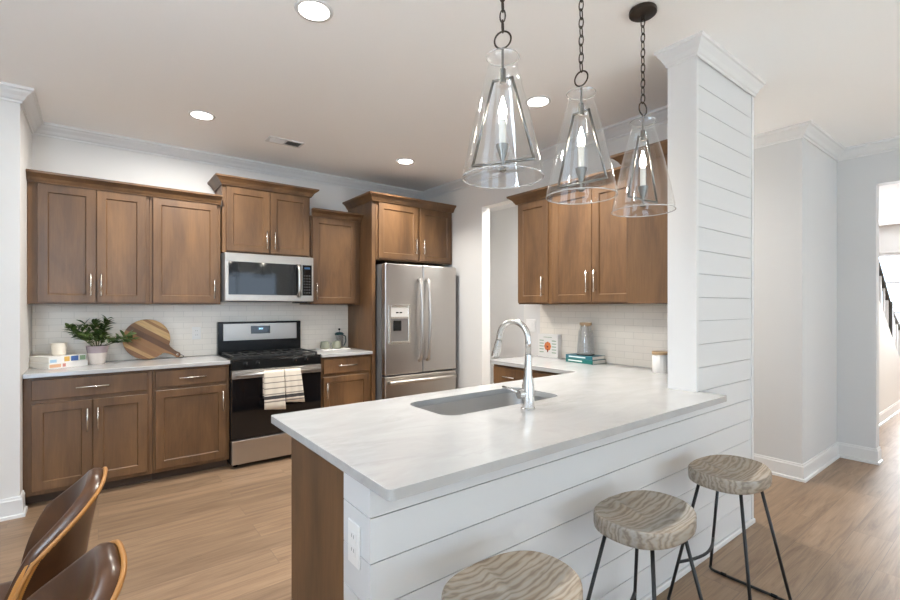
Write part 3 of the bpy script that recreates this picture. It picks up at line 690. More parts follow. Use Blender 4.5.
# refrigerator
FX0, FX1 = 2.280, 3.186; FY = 4.03; FM = 2.738
fr = thing('refrigerator', 'stainless French-door refrigerator with ice dispenser beside the tall panel', 'refrigerator', ((FX0+FX1)/2, FY, 0))
MB().box(FX0, FX1, FY+0.075, YB-0.03, 0.02, 1.80).build('body', MT['greybody'], fr)
for x in (FX0+0.06, FX1-0.06):
    for y in (FY+0.12, YB-0.1): MB().lathe([(0.02, 0), (0.02, 0.021)], (x, y, 0), 12).build('foot', MT['black'], fr)
MB().box(FX0+0.003, FX1-0.003, FY+0.03, FY+0.074, 0.03, 0.10).build('kick_plate', MT['greybody'], fr)
for x0, x1, lab in ((FX0, FM-0.003, 1), (FM+0.003, FX1, 0)):
    d = MB().box(x0, x1, FY, FY+0.072, 0.672, 1.806, 0.010, 3).build('door', MT['steelV'], fr)
    hx = FM-0.050 if lab else FM+0.050
    mb = MB(); a, b = 0.80, 1.66
    mb.tube([(hx, FY-0.001, a), (hx, FY-0.035, a+0.02)]+[(hx, FY-0.045-0.020*math.sin(PI*i/8), a+0.06+(b-a-0.12)*i/8) for i in range(9)]+[(hx, FY-0.035, b-0.02), (hx, FY-0.001, b)], 0.0185, 12)
    mb.build('handle', MT['steelV'], d, smooth=True)
    if lab:
        X0, X1, Z0, Z1 = FX0+0.035, FX0+0.292, 0.985, 1.385
        dp = MB(); t = 0.026
        dp.box(X0, X0+t, FY-0.012, FY-0.0005, Z0, Z1, 0.003).box(X1-t, X1, FY-0.012, FY-0.0005, Z0, Z1, 0.003).box(X0+t, X1-t, FY-0.012, FY-0.0005, Z1-t, Z1, 0.003).box(X0+t, X1-t, FY-0.018, FY-0.0005, Z0, Z0+0.028, 0.003).box(X0+t, X1-t, FY-0.012, FY-0.0005, 1.245, 1.262)
        dp = dp.build('dispenser', MT['nickel'], d)
        MB().box(X0+t, X1-t, FY-0.009, FY-0.0005, 1.262, Z1-t).build('dispenser_controls', col('dispenser_grey', (0.55, 0.53, 0.50), 0.4), dp)
        MB().box(X0+t, X1-t, FY-0.004, FY-0.0005, Z0+0.028, 1.245).build('dispenser_recess', col('recess_grey', (0.17, 0.155, 0.145), 0.3), dp)
        MB().box(X0+0.055, X0+0.150, FY-0.011, FY-0.004, 1.12, 1.225, 0.004).build('paddle', MT['black'], dp)
        mb = MB(); mb.box(X0+0.085, X0+0.115, FY-0.0098, FY-0.009, 1.30, 1.312).box(X0+0.128, X0+0.158, FY-0.0098, FY-0.009, 1.30, 1.312); mb.build('buttons', MT['black'], dp)
d = MB().box(FX0, FX1, FY, FY+0.072, 0.105, 0.655, 0.010, 3).build('freezer_drawer', MT['steel'], fr)
mb = MB(); mb.tube([(FX0+0.05, FY, 0.595), (FX0+0.055, FY-0.045, 0.598)]+[(FX0+0.09+(FX1-FX0-0.18)*i/8, FY-0.052-0.01*math.sin(PI*i/8), 0.60) for i in range(9)]+[(FX1-0.055, FY-0.045, 0.598), (FX1-0.05, FY, 0.595)], 0.0215, 12)
mb.build('handle', MT['steel'], d, smooth=True)

# ------------------------------------------------------------ ceiling fixtures
def downlight(x, y, label):
    r = thing('ceiling_light', label, 'ceiling light', (x, y, CE), 0, None)
    MB().lathe([(0.071, -0.004), (0.086, -0.005), (0.090, -0.001), (0.071, -0.001)], (x, y, CE), 36, False, False).build('trim_ring', MT['trim'], r, smooth=True)
    MB().lathe([(0.071, -0.0045), (0.071, -0.001)], (x, y, CE), 36).build('lens', MT['lens'], r)
downlight(0.819, 2.132, 'round recessed ceiling light nearest the camera, left of the pendants')
downlight(0.610, 3.808, 'round recessed ceiling light in front of the left wall cabinets')
downlight(2.379, 3.806, 'round recessed ceiling light in front of the refrigerator')
downlight(2.411, 2.137, 'round recessed ceiling light seen between the first two pendants')
v = thing('ceiling_vent', 'white rectangular ceiling vent with louvres above the range', 'vent', (1.275, 3.985, CE))
mb = MB(); x0, x1, y0, y1 = 1.13, 1.42, 3.915, 4.055; z0, z1 = CE-0.008, CE-0.0005
mb.box(x0, x1, y0, y0+0.018, z0, z1).box(x0, x1, y1-0.018, y1, z0, z1).box(x0, x0+0.018, y0+.018, y1-.018, z0, z1).box(x1-0.018, x1, y0+.018, y1-.018, z0, z1).box(1.268, 1.282, y0+.018, y1-.018, z0, z1)
mb.build('frame', MT['trim'], v)
MB().box(x0+.018, x1-.018, y0+.018, y1-.018, CE-0.0015, CE-0.0005).build('duct_back', col('vent_dark', (0.08, 0.075, 0.07), 0.8), v)
mb = MB()
for i in range(9):
    y = y0+0.024+i*0.0118
    mb.poly([(x0+.018, y, CE-0.002), (1.268, y, CE-0.002), (1.268, y+0.005, CE-0.0075), (x0+.018, y+0.005, CE-0.0075)])
    mb.poly([(1.282, y+0.011, CE-0.002), (x1-.018, y+0.011, CE-0.002), (x1-.018, y+0.001, CE-0.0075), (1.282, y+0.001, CE-0.0075)])
mb.build('louvres', MT['trim'], v)

# pendants
def torus(mb, c, R1, r, plane, stretch=1.0, n=18, k=8):
    ex, ey = plane; c = Vector(c); ex = Vector(ex); ey = Vector(ey)
    pts = [c+ex*(R1*math.cos(2*PI*i/n))+ey*(R1*stretch*math.sin(2*PI*i/n)) for i in range(n)]
    mb.tube(pts, r, k, closed=True)
PT, PB = 2.252, 1.826
def pendant(x, y, rz, label):
    r = thing('pendant_light', label, 'pendant light', (x, y, 0), rz, 'glass cone pendants over the peninsula')
    MB().lathe([(0, 0.0), (0.060, 0.0), (0.063, -0.006), (0.062, -0.020), (0.056, -0.025), (0.018, -0.026), (0.010, -0.03), (0.010, -0.042), (0, -0.042)][1:-1], (0, 0, CE-0.001), 32).build('canopy', MT['bronze'], r, smooth=40, local=True)
    mb = MB(); top = CE-0.043; ringz = PT+0.062; n = 11; z1 = ringz+0.030; pitch = (top-z1)/n
    for i in range(n):
        c = (0, 0, z1+pitch*(i+0.5))
        torus(mb, c, 0.0098, 0.0027, ((1, 0, 0), (0, 0, 1)) if i % 2 else ((0, 1, 0), (0, 0, 1)), (pitch/2+0.004)/0.0098, 14, 6)
    mb.build('chain', MT['bronze'], r, smooth=True, local=True)
    mb = MB(); torus(mb, (0, 0, ringz), 0.030, 0.0032, ((1, 0, 0), (0, 0, 1)), 1, 32, 8); mb.build('ring', MT['bronze'], r, smooth=True, local=True)
    mb = MB(); zf = PT-0.078
    mb.tube([(0, 0, ringz-0.028), (0, 0, zf)], 0.0045, 8).tube([(0, 0, PT-0.040), (0, 0, PT-0.042), (0, 0, zf-0.012)], [0.006, 0.011, 0.011], 12)
    mb.build('stem', MT['pewter'], r, smooth=40, local=True)
    mb = MB(); zb = PB+0.055; hw = 0.112
    for s_ in (-1, 1):
        mb.tube([(0, 0, zf), (s_*0.034, 0, zf)], 0.0052, 8).tube([(s_*0.034, 0, zf+0.004), (s_*hw, 0, zb)], 0.0052, 8)
    mb.tube([(-hw-0.004, 0, zb), (hw+0.004, 0, zb)], 0.0052, 8)
    mb.build('bracket', MT['pewter'], r, smooth=True, local=True)
    MB().lathe([(0.006, -0.035), (0.013, -0.03), (0.013, -0.022), (0.006, -0.018), (0.006, 0.0), (0.0225, 0.052), (0.0235, 0.062), (0.0, 0.063)][:-1], (0, 0, zb), 22).build('candle_cup', MT['pewter'], r, smooth=40, local=True)
    MB().lathe([(0.0125, 0.063), (0.0125, 0.150)], (0, 0, zb), 18).build('candle_sleeve', MT['candle'], r, smooth=40, local=True)
    MB().lathe([(0.006, 0.150), (0.010, 0.157), (0.0145, 0.174), (0.0145, 0.186), (0.009, 0.206), (0.0035, 0.226), (0.0015, 0.233)], (0, 0, zb), 18).build('bulb', MT['bulb'], r, smooth=True, local=True)
    prof = [(0.142, 0), (0.139, 0.03), (0.118, 0.13), (0.095, 0.235), (0.070, 0.335), (0.054, 0.388), (0.0505, 0.406), (0.053, 0.418), (0.058, PT-PB)]
    ob = MB().lathe(prof, (0, 0, PB), 48, False, False).build('shade', MT['glass'], r, smooth=True, local=True)
    mb = MB(); torus(mb, (0, 0, PB), 0.142, 0.0022, ((1, 0, 0), (0, 1, 0)), 1, 64, 8); mb.build('glass_rim', MT['glassrim'], ob, smooth=True, local=True); mb = MB(); torus(mb, (0, 0, PT), 0.058, 0.0018, ((1, 0, 0), (0, 1, 0)), 1, 48, 8)
    mb.build('glass_rim', MT['glassrim'], ob, smooth=True, local=True)
    return r
pendant(1.135, 1.170, R(-60), 'clear glass cone pendant nearest the camera, first over the counter')
pendant(1.585, 1.170, R(-84), 'clear glass cone pendant in the middle of the three over the counter')
pendant(2.062, 1.170, R(-4), 'clear glass cone pendant next to the shiplap column')

# ------------------------------------------------------------ stools
def stool(x, y, label, rz=0.0):
    r = thing('bar_stool', label, 'bar stool', (x, y, 0), rz, 'wood-seat bar stools along the peninsula')
    mb = MB(); n = 56; a, b = 0.196, 0.152
    def outline(t, s): 
        c, d = math.cos(t), math.sin(t); e = 0.86
        px = a*math.copysign(abs(c)**e, c); py = b*math.copysign(abs(d)**e, d)
        if py > 0: py *= 1.0+0.05*math.cos(t*1)**2
        return px*s, py*s
    def topz(px, py, s):
        z = 0.627-0.026*(1-s**2.6)
        z += 0.017*math.exp(-(px/0.022)**2)*max(0, min(1, (py+0.03)/0.13))*(1-s**4)
        z += 0.010*(px/a)**2*s
        return z
    rings = []
    for s_ in (0.02, 0.15, 0.3, 0.45, 0.6, 0.72, 0.82, 0.90, 0.95, 0.975):
        rings.append([(*outline(2*PI*i/n, s_), topz(*outline(2*PI*i/n, s_), s_)) for i in range(n)])
    for s_, dz in ((0.993, -0.004), (1.0, -0.011)):
        rings.append([(*outline(2*PI*i/n, s_), topz(*outline(2*PI*i/n, 0.975), 0.975)+dz) for i in range(n)])
    for s_, z in ((1.0, 0.589), (0.985, 0.577), (0.93, 0.571), (0.5, 0.569), (0.02, 0.569)):
        rings.append([(*outline(2*PI*i/n, s_), z) for i in range(n)])
    mb.rings(rings, True, True); mb.build('seat', MT['elm'], r, smooth=60, local=True)
    bx, by, tx, ty = 0.216, 0.172, 0.105, 0.085; zt = 0.5685; rr_ = 0.0068
    for sx in (-1, 1):
        for sy in (-1, 1):
            MB().tube([(sx*tx, sy*ty, zt), (sx*bx, sy*by, 0.028)], rr_, 10).build('leg', MT['stoolmetal'], r, smooth=True, local=True)
        q = []
        for sy in (-1, 1):
            arc = [(sx*bx, sy*by, 0.028), (sx*bx, sy*(by+0.0025), 0.018), (sx*bx, sy*(by-0.004), 0.0095), (sx*bx, sy*(by-0.02), 0.0072)]
            q += arc if sy < 0 else arc[::-1]
        MB().tube(q, rr_, 10).build('floor_bar', MT['stoolmetal'], r, smooth=True, local=True)
        for yy in (-0.11, 0.11): MB().tube([(sx*bx, yy-0.012, 0.0085), (sx*bx, yy+0.012, 0.0085)], 0.0082, 10).build('foot_pad', MT['black'], r, local=True)
    fz = 0.19; k = 1-(fz-0.028)/(zt-0.028); lx = tx+(bx-tx)*k; ly = ty+(by-ty)*k
    MB().tube([(-lx+2*lx*i/12, ly-0.045*math.sin(PI*i/12), fz) for i in range(13)], rr_, 10).build('footrest', MT['stoolmetal'], r, smooth=True, local=True)
    return r
stool(2.305, 0.886, 'wood-seat bar stool nearest the shiplap column end')
stool(1.578, 0.888, 'wood-seat bar stool in the middle of the row')
stool(0.872, 0.858, 'wood-seat bar stool nearest the camera, mostly cut off below')

# ------------------------------------------------------------ leather chairs
def chair(x, y, rz, label):
    """faces local -x; back shell at +x"""
    r = thing('dining_chair', label, 'chair', (x, y, 0), rz, 'leather dining chairs at the left')
    nA, nZ = 40, 22; th = 0.042
    def shell(u, v, off):
        q = u*2-1; t = abs(q)
        top = 0.850-0.150*t**3.0
        z = 0.43+(top-0.43)*v
        fwd = t**2.2*0.165*(1-math.exp(-max(0, 0.855-z)/0.13))
        lean = 0.055*(z-0.43)/0.42-0.012*math.sin(PI*(z-0.43)/0.42)
        hw = 0.220-0.040*max(0, (z-0.5)/0.35)**2
        nx, ny = 1.0, 0.75*q
        return (lean-fwd+off*nx/math.hypot(nx, ny), hw*q+off*ny/math.hypot(nx, ny), z)
    mb = MB(); rows = []
    for i in range(nA+1):
        o_ = [Vector(shell(i/nA, j/nZ, 0)) for j in range(nZ+1)]; n_ = [Vector(shell(i/nA, j/nZ, -th)) for j in range(nZ+1)]
        e = 0.35 if i in (0, nA) else 1.0
        if e < 1: n_ = [o_[j].lerp(n_[j], 0.6) for j in range(nZ+1)]
        up = Vector((0, 0, 1)); r1 = o_[-1].lerp(n_[-1], 0.25)+up*0.008; r2 = o_[-1].lerp(n_[-1], 0.6)+up*0.011; r3 = o_[-1].lerp(n_[-1], 0.9)+up*0.007
        rows.append([tuple(p) for p in o_+[r1, r2, r3]+n_[::-1]])
    mb.rings(rows, True, True, wrap=True)
    bk = mb.build('backrest', MT['leather'], r, smooth=70, local=True)
    edge = [Vector(shell(0, j/nZ, 0.003)) for j in range(nZ)]+[Vector(shell(i/nA, 1.0, 0.003))+Vector((0, 0, 0.002)) for i in range(nA+1)]+[Vector(shell(1, j/nZ, 0.003)) for j in range(nZ-1, -1, -1)]
    MB().tube(edge, 0.0055, 8).build('piping', MT['piping'], bk, smooth=True, local=True)
    mb = MB()
    zz = []
    for side in (0, 1):
        for k in range(0, 72):
            v0 = k/72; u0 = side; q_ = 0.022 if side == 0 else 0.978
            zz.append((Vector(shell(u0, v0, -0.016)), Vector(shell(q_, (k+0.5)/72, 0.0035)), Vector(shell(u0, (k+1)/72, -0.016))))
    for p0, p1, p2 in zz:
        out = Vector((0, math.copysign(0.006, p0.y), 0)); mb.tube([p0+out, p1+out*0.6], 0.0016, 5); mb.tube([p1+out*0.6, p2+out], 0.0016, 5)
    for k in range(70):
        u0, u1 = 0.02+0.96*k/70, 0.02+0.96*(k+0.55)/70
        mb.tube([Vector(shell(u0, 0.985, 0.004)), Vector(shell(u1, 0.95, 0.003))], 0.0016, 5); mb.tube([Vector(shell(u1, 0.95, 0.003)), Vector(shell(0.02+0.96*(k+1)/70, 0.985, 0.004))], 0.0016, 5)
    mb.build('stitching', MT['stitch'], bk, local=True)
    mb = MB(); rg = []
    for s_, z in ((0.5, 0.40), (0.96, 0.40), (1.0, 0.42), (1.0, 0.475), (0.97, 0.495), (0.86, 0.497), (0.6, 0.482), (0.05, 0.474)):
        rg.append([(-0.235+0.235*s_*math.copysign(abs(math.cos(2*PI*i/40))**0.75, math.cos(2*PI*i/40)), 0.215*s_*math.copysign(abs(math.sin(2*PI*i/40))**0.75, math.sin(2*PI*i/40)), z) for i in range(40)])
    mb.rings(rg); mb.build('seat', MT['leather'], r, smooth=60, local=True)
    for sx in (-1, 1):
        for sy in (-1, 1): MB().tube([(sx*0.13-0.22, sy*0.13, 0.41), (sx*0.20-0.22, sy*0.20, 0.0)], [0.014, 0.010], 10).build('leg', MT['stoolmetal'], r, smooth=True, local=True)
    return r
chair(-0.040, 1.798, R(-2), 'brown leather dining chair with amber stitched edge, farther of the two')
chair(-0.018, 1.195, R(4), 'brown leather dining chair nearest the camera, only the back top showing')

# ------------------------------------------------------------ counter accessories
CT = 0.9155
def book(label, c, rz, wd, dp, th, cover, title=None, spine_bits=()):
    """lying flat; spine along local x on the -y side"""
    r = thing('book', label, 'book', c, rz)
    mb = MB(); t = 0.0025
    mb.box(-wd/2, wd/2, -dp/2, dp/2, 0, t).box(-wd/2, wd/2, -dp/2, dp/2, th-t, th).box(-wd/2, wd/2, -dp/2, -dp/2+t, t, th-t)
    cv = mb.build('cover', cover, r, local=True)
    MB().box(-wd/2+0.003, wd/2-0.003, -dp/2+t, dp/2-0.004, t, th-t).build('pages', MT['page'], r, local=True)
    for k, (a, b, z0, z1, m) in enumerate(spine_bits):
        MB().box(-wd/2+a*wd, -wd/2+b*wd, -dp/2-0.0006, -dp/2-0.0001, z0*th, z1*th).build('spine_print', m, cv, local=True)
    return r
white_c = col('white_cover', (0.76, 0.74, 0.71), 0.45); peach = col('peach_print', (0.72, 0.42, 0.25)); navy = col('navy_print', (0.05, 0.11, 0.30)); ochre = col('ochre_print', (0.70, 0.42, 0.10)); green = col('green_print', (0.22, 0.33, 0.20)); sky_c = col('sky_print', (0.35, 0.52, 0.66))
book('white book with peach print, bottom of the stack by the plant', (-0.238, 4.553, CT), R(33), 0.262, 0.238, 0.040, white_c, None, [(0.02, 0.30, .2, .8, peach), (0.34, 0.42, .2, .8, col('rose_print', (0.6, 0.25, 0.22)))])
book('white book with multicoloured spine, top of the stack under the candle', (-0.240, 4.556, CT+0.041), R(33), 0.250, 0.225, 0.044, white_c, None, [(0.03, 0.20, .05, .55, sky_c), (0.40, 0.54, .1, .9, ochre), (0.58, 0.78, .08, .92, navy), (0.82, 0.98, .1, .9, green)])
c = thing('candle', 'white candle jar on top of the book stack', 'candle', (-0.235, 4.560, CT+0.0858))
MB().lathe([(0.036, 0), (0.042, 0.006), (0.048, 0.085), (0.0485, 0.092), (0.045, 0.092), (0.043, 0.080)], (-0.235, 4.560, CT+0.0858), 32, True, False).build('jar', col('cream_jar', (0.80, 0.73, 0.62), 0.35), c, smooth=40)
MB().lathe([(0.0432, 0.078), (0.0432, 0.0805)], (-0.235, 4.560, CT+0.0858), 32).build('wax', col('wax', (0.80, 0.72, 0.62), 0.5), c)
MB().tube([(-0.235, 4.560, CT+0.166), (-0.233, 4.560, CT+0.176)], 0.001, 6).build('wick', MT['black'], c)
# plant
px, py = -0.005, 4.565
pl = thing('potted_plant', 'bushy dark green plant in two-tone pot on the left counter', 'plant', (px, py, CT))
pot = MB().lathe([(0.050, 0), (0.054, 0.004), (0.064, 0.088), (0.0645, 0.09)], (px, py, CT), 36, True, False).build('pot', MT['potw'], pl, smooth=40)
MB().lathe([(0.0647, 0.09), (0.072, 0.140), (0.0725, 0.144), (0.068, 0.144), (0.066, 0.128)], (px, py, CT), 36, False, False).build('glazed_band', MT['potp'], pot, smooth=40)
MB().lathe([(0.0665, 0.126), (0.0665, 0.132)], (px, py, CT), 30).build('soil', MT['soil'], pl)
fol = MB(); stm = MB(); rnd = random.Random(11)
def leaf(mb, p, d, Ln, Wd, roll):
    d = d.normalized(); side = d.cross(Vector((0, 0, 1)))
    side = side.normalized() if side.length > 0.05 else Vector((1, 0, 0))
    up = side.cross(d); side, up = side*math.cos(roll)+up*math.sin(roll), up*math.cos(roll)-side*math.sin(roll)
    rows = []
    for k in range(6):
        t = k/5; wv = Wd*math.sin(PI*(0.04+0.94*t)**0.8)*0.5+0.0006
        cc = p+d*(Ln*t)-Vector((0, 0, 1))*(0.28*Ln*t*t)
        rows.append([cc-side*wv+up*wv*0.35, cc, cc+side*wv+up*wv*0.35])
    vs = [[mb.b.verts.new(q) for q in r_] for r_ in rows]
    for a_, b_ in zip(vs, vs[1:]):
        for i in (0, 1): mb.b.faces.new((a_[i], a_[i+1], b_[i+1], b_[i]))
tips = []
for i in range(20):
    a_ = 2*PI*i*0.381966+rnd.uniform(-.2, .2); el = 0.30+1.15*((i*0.618) % 1)
    Ls = rnd.uniform(0.155, 0.235); base = Vector((px+0.025*math.cos(a_), py+0.025*math.sin(a_), CT+0.128))
    dx, dy = math.cos(a_)*math.cos(el)*1.05, math.sin(a_)*math.cos(el)*0.55
    pts = [base]
    for k in range(1, 6):
        t = k/5; pts.append(base+Vector((dx*Ls*t, dy*Ls*t, Ls*(math.sin(el)*0.95*t+0.22*t*(1-t)))))
    stm.tube(pts, 0.0018, 5); tips.append(pts)
for pts in tips:
    for k in (2, 3, 4, 5):
        for s_ in range(3 if k > 2 else 2):
            b_ = 2*PI*rnd.random(); dd = (pts[k]-pts[k-1]).normalized()*0.7+Vector((math.cos(b_)*0.95, math.sin(b_)*0.8, rnd.uniform(-.25, .75)))
            if pts[k].y+dd.normalized().y*0.08 > 4.735: dd.y = -abs(dd.y)*0.4
            leaf(fol, pts[k], dd, rnd.uniform(0.060, 0.088), rnd.uniform(0.020, 0.029), rnd.uniform(-.7, .7))
for v_ in fol.b.verts: v_.co.y = min(v_.co.y, 4.744 if v_.co.x < 0.09 else 4.632); v_.co.z = max(v_.co.z, CT+0.10)
fol.build('foliage', MT['leaf'], pl, smooth=True); stm.build('stems', MT['stemm'], pl, smooth=True)
# round board: outline in its own plane, leaning on the tile
bd = thing('cutting_board', 'round striped acacia board with handle leaning against the tile', 'cutting board', (0.330, 4.680, CT))
n = 60; rad = 0.170; hd = R(-33); pts = []; hw = 0.032; aj = math.asin((hw+0.012)/rad)
for i in range(n+1):
    a_ = hd+aj+(2*PI-2*aj)*i/n; pts.append((rad*math.cos(a_), rad*math.sin(a_)))
ux, uz = math.cos(hd), math.sin(hd); vx, vz = -uz, ux
def hp(l, o): return (ux*l+vx*o, uz*l+vz*o)
hand = [hp(rad+0.01, -hw), hp(rad+0.05, -0.022), hp(rad+0.078, -0.021)]+[hp(rad+0.095+0.024*math.cos(R(t)), 0.024*math.sin(R(t))) for t in range(-80, 81, 20)]+[hp(rad+0.078, 0.021), hp(rad+0.05, 0.022), hp(rad+0.01, hw)]
outl = pts+hand
holec = hp(rad+0.095, 0); hole = [(holec[0]+0.010*math.cos(2*PI*i/14), holec[1]+0.010*math.sin(2*PI*i/14)) for i in range(14)]
mb = slab(outl, hole, 0, 0.018)
zmin = min(q[1] for q in outl)
rotm = Matrix.Translation((0, 0, rad+0.004)) @ Matrix.Rotation(R(90-0), 4, 'X')
# stripes run along the handle: keep the mesh in a frame whose local z is across the boards
al = hd
mloc = Matrix.Rotation(R(90), 4, 'X') @ Matrix.Rotation(-hd, 4, 'Z')
mb.xf(mloc)
bo = mb.build('board', MT['board'], bd, local=True, bevel=0.003)
bo.rotation_euler = (Matrix.Rotation(R(-8), 3, 'X') @ Matrix.Rotation(-hd, 3, 'Y')).to_euler()
bo.location = (0, 0, rad+0.003)
mb = MB(); hc3 = Vector((holec[0], -0.005, holec[1])); torus(mb, (0.012, 0, -0.012), 0.024, 0.0026, ((1, 0.2, 0), (0.6, 0, -0.8)), 0.7, 18, 6)
lp = mb.build('hanging_loop', col('dark_cord', (0.05, 0.03, 0.02), 0.8), bd, local=True, smooth=True)
lp.location = (holec[0]+0.012, -0.015, max(0.028, rad+holec[1]))
# small counter right of the range
tag(MB().box(1.82, 2.12, 4.48, 4.70, CT, CT+0.010, 0.004, 2).build('serving_tray', MT['white']), 'low white tray on the small counter right of the range', 'tray')
def mug(x, y, label, handle):
    r = thing('mug', label, 'mug', (x, y, CT+0.0105))
    MB().lathe([(0.040, 0), (0.047, 0.006), (0.049, 0.032), (0.041, 0.072), (0.040, 0.076), (0.037, 0.074), (0.043, 0.032), (0.039, 0.010)], (x, y, CT+0.0105), 28, True, True).build('cup', MT['sage'], r, smooth=50)
    if handle: MB().tube([(x-0.044, y-0.004, CT+0.072), (x-0.062, y-0.006, CT+0.067), (x-0.067, y-0.006, CT+0.050), (x-0.058, y-0.005, CT+0.036), (x-0.047, y-0.004, CT+0.034)], 0.004, 8).build('handle', MT['sage'], r, smooth=True)
mug(1.872, 4.575, 'sage green mug on the tray farther from the refrigerator', False)
mug(1.995, 4.560, 'sage green mug with handle on the tray in front of the press', True)
fp = thing('french_press', 'glass coffee press with dark teal lid behind the mugs', 'coffee press', (2.066, 4.650, CT+0.0105))
q = (2.066, 4.650, CT+0.0105)
MB().lathe([(0.043, 0.004), (0.043, 0.135), (0.041, 0.135), (0.041, 0.006)], q, 28, True, True).build('beaker', MT['bottleglass'], fp, smooth=40)
MB().lathe([(0.045, 0), (0.045, 0.022), (0.0435, 0.022), (0.0435, 0.003)], q, 28, True, False).build('holder', MT['steel'], fp, smooth=40)
MB().lathe([(0.046, 0.136), (0.047, 0.150), (0.035, 0.162), (0.01, 0.167)], q, 28).build('lid', MT['teal'], fp, smooth=40)
mb = MB(); mb.lathe([(0.003, 0.167), (0.003, 0.185)], q, 10).lathe([(0.004, 0.185), (0.012, 0.19), (0.013, 0.198), (0.007, 0.207)], q, 16); mb.build('plunger_knob', MT['black'], fp, smooth=40)
MB().tube([(2.111, 4.643, CT+0.14), (2.134, 4.640, CT+0.13), (2.138, 4.639, CT+0.08), (2.121, 4.641, CT+0.035), (2.111, 4.643, CT+0.03)], 0.006, 8).build('handle', MT['teal'], fp, smooth=True)

# side counter: cookbook with printed cover, stacked books, bottle, canister
ck = thing('book', 'white cookbook with orange flower print standing upright against the tile', 'book', (3.205, 2.705, CT+0.001), R(-92))
W_, T_, H_ = 0.235, 0.046, 0.205
MB().box(-W_/2, W_/2, -T_/2, -T_/2+0.003, 0, H_).box(-W_/2, W_/2, T_/2-0.003, T_/2, 0, H_).box(W_/2-0.003, W_/2, -T_/2+.003, T_/2-.003, 0, H_).build('cover', white_c, ck, local=True)
cv = ck.children[0]
MB().box(-W_/2+0.002, W_/2-0.003, -T_/2+0.003, T_/2-0.003, 0.003, H_-0.003).build('pages', MT['page'], ck, local=True)
mb = MB(); yq = -T_/2-0.0008
for i, z in enumerate((0.040, 0.066, 0.092, 0.118, 0.144)):
    for j, (xa, xb) in enumerate(((-0.098, -0.048), (0.048, 0.098))): MB().box(xa, xb, yq, yq+0.0007, z, z+0.007).build('cover_stripe', green, cv, local=True)
MB().box(-0.05, 0.05, yq, yq+0.0007, 0.176, 0.180).build('cover_line', green, cv, local=True)
mb = MB()
for i in range(8):
    a_ = 2*PI*i/8; cxx, czz = 0.024*math.cos(a_), 0.098+0.024*math.sin(a_)
    mb.prism([(cxx+0.017*math.cos(2*PI*j/10), czz+0.017*math.sin(2*PI*j/10)) for j in range(10)], yq-0.0002*(i+1), yq+0.0006, 'y')
mb.build('cover_flower', col('orange_print', (0.65, 0.20, 0.06)), cv, local=True)
mb = MB(); mb.box(-0.006, 0.006, yq-0.002, yq-0.0018, 0.045, 0.072).prism([(0.010*math.cos(2*PI*j/12), 0.095+0.010*math.sin(2*PI*j/12)) for j in range(12)], yq-0.003, yq-0.002, 'y'); mb.build('cover_flower_centre', col('maroon_print', (0.22, 0.04, 0.03)), cv, local=True)
tealc = col('teal_cover', (0.012, 0.14, 0.125), 0.4); bluec = col('blue_cover', (0.02, 0.125, 0.165), 0.4); tx_ = col('title_print', (0.7, 0.75, 0.72))
book('teal green book, bottom of the pair under the glass bottle', (3.140, 2.275, CT), R(-93), 0.270, 0.168, 0.032, tealc, None, [(0.1, 0.62, .35, .65, tx_)])
book('blue teal book, top of the pair under the glass bottle', (3.138, 2.278, CT+0.033), R(-92), 0.262, 0.162, 0.028, bluec, None, [(0.12, 0.75, .32, .68, tx_)])
q = (3.140, 2.275, CT+0.0615)
bt = thing('glass_bottle', 'smoky glass bottle with wooden stopper standing on the two books', 'bottle', q)
MB().lathe([(0.066, 0), (0.070, 0.006), (0.070, 0.02), (0.058, 0.180), (0.046, 0.205), (0.043, 0.232), (0.040, 0.232), (0.043, 0.203), (0.055, 0.178), (0.067, 0.02), (0.064, 0.006)], q, 32, True, True).build('bottle_body', MT['bottleglass'], bt, smooth=50)
MB().lathe([(0.038, 0.226), (0.038, 0.233), (0.048, 0.234), (0.048, 0.256)], q, 28).build('stopper', MT['lidwood'], bt, smooth=40)
tag(MB().lathe([(0.07, 0), (0.072, 0.002), (0.072, 0.006)], (3.140, 2.275, CT+0.0612), 28).xf(Matrix.Identity(4)).build('coaster', MT['black']), 'thin black coaster under the glass bottle on the books', 'coaster')
bt.location.z += 0.0065
q = (3.060, 1.608, CT)
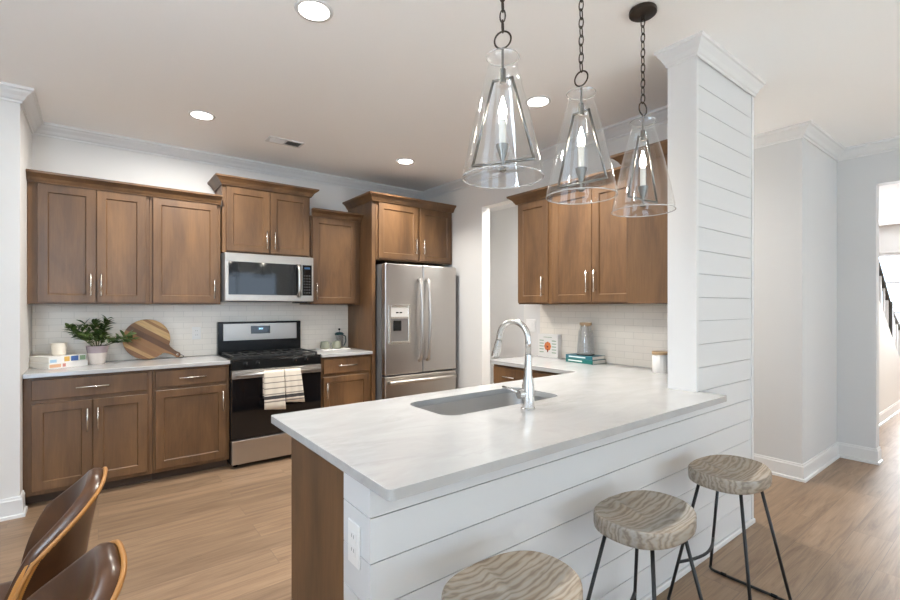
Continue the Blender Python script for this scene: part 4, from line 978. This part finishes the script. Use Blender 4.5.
cn = thing('canister', 'white ribbed canister with wooden lid beside the shiplap column', 'canister', q)
nn = 64; rg = []
for rz_, z in ((0.048, 0), (0.051, 0.004), (0.051, 0.118), (0.047, 0.124)):
    rg.append([(q[0]+(rz_*(1+0.02*math.cos(16*2*PI*i/nn)))*math.cos(2*PI*i/nn), q[1]+(rz_*(1+0.02*math.cos(16*2*PI*i/nn)))*math.sin(2*PI*i/nn), q[2]+z) for i in range(nn)])
MB().rings(rg).build('jar', MT['white'], cn, smooth=40)
MB().lathe([(0.047, 0.1245), (0.056, 0.126), (0.056, 0.144), (0.054, 0.146)], q, 32).build('lid', MT['lidwood'], cn, smooth=40)

# ------------------------------------------------------------ wall plates
def plate(label, c, rz, w_, h_, kind='outlet'):
    r = thing('outlet_plate' if kind == 'outlet' else 'switch_plate', label, 'outlet' if kind == 'outlet' else 'switch', c, rz)
    MB().box(-w_/2, w_/2, -0.006, -0.0005, -h_/2, h_/2, 0.002).build('cover_plate', MT['plate'], r, local=True)
    if kind == 'outlet':
        for s_ in (-1, 1):
            f_ = MB().box(-0.017, 0.017, -0.008, -0.0062, s_*0.020-0.014, s_*0.020+0.014, 0.001).build('socket_face', MT['plate'], r, local=True)
            mb = MB(); mb.box(-0.008, -0.006, -0.0084, -0.0081, s_*0.020-0.002, s_*0.020+0.008).box(0.006, 0.008, -0.0084, -0.0081, s_*0.020-0.002, s_*0.020+0.008)
            mb.build('slots', MT['greybody'], f_, local=True)
    else:
        k = max(1, round(w_/0.055))
        for i in range(k):
            x = (i-(k-1)/2)*0.046
            MB().box(x-0.016, x+0.016, -0.009, -0.0062, -0.033, 0.033, 0.001).build('rocker', MT['plate'], r, local=True)
plate('white outlet on the tile left of the range', (0.715, YB-0.012, 1.125), 0, 0.072, 0.116)
plate('white switch plate on the side wall beside the doorway', (XR, 2.965, 1.19), RZ, 0.118, 0.116, 'switch')
plate('white outlet on the shiplap end of the peninsula', (PX0, 1.222, 0.683), RZ, 0.074, 0.125)
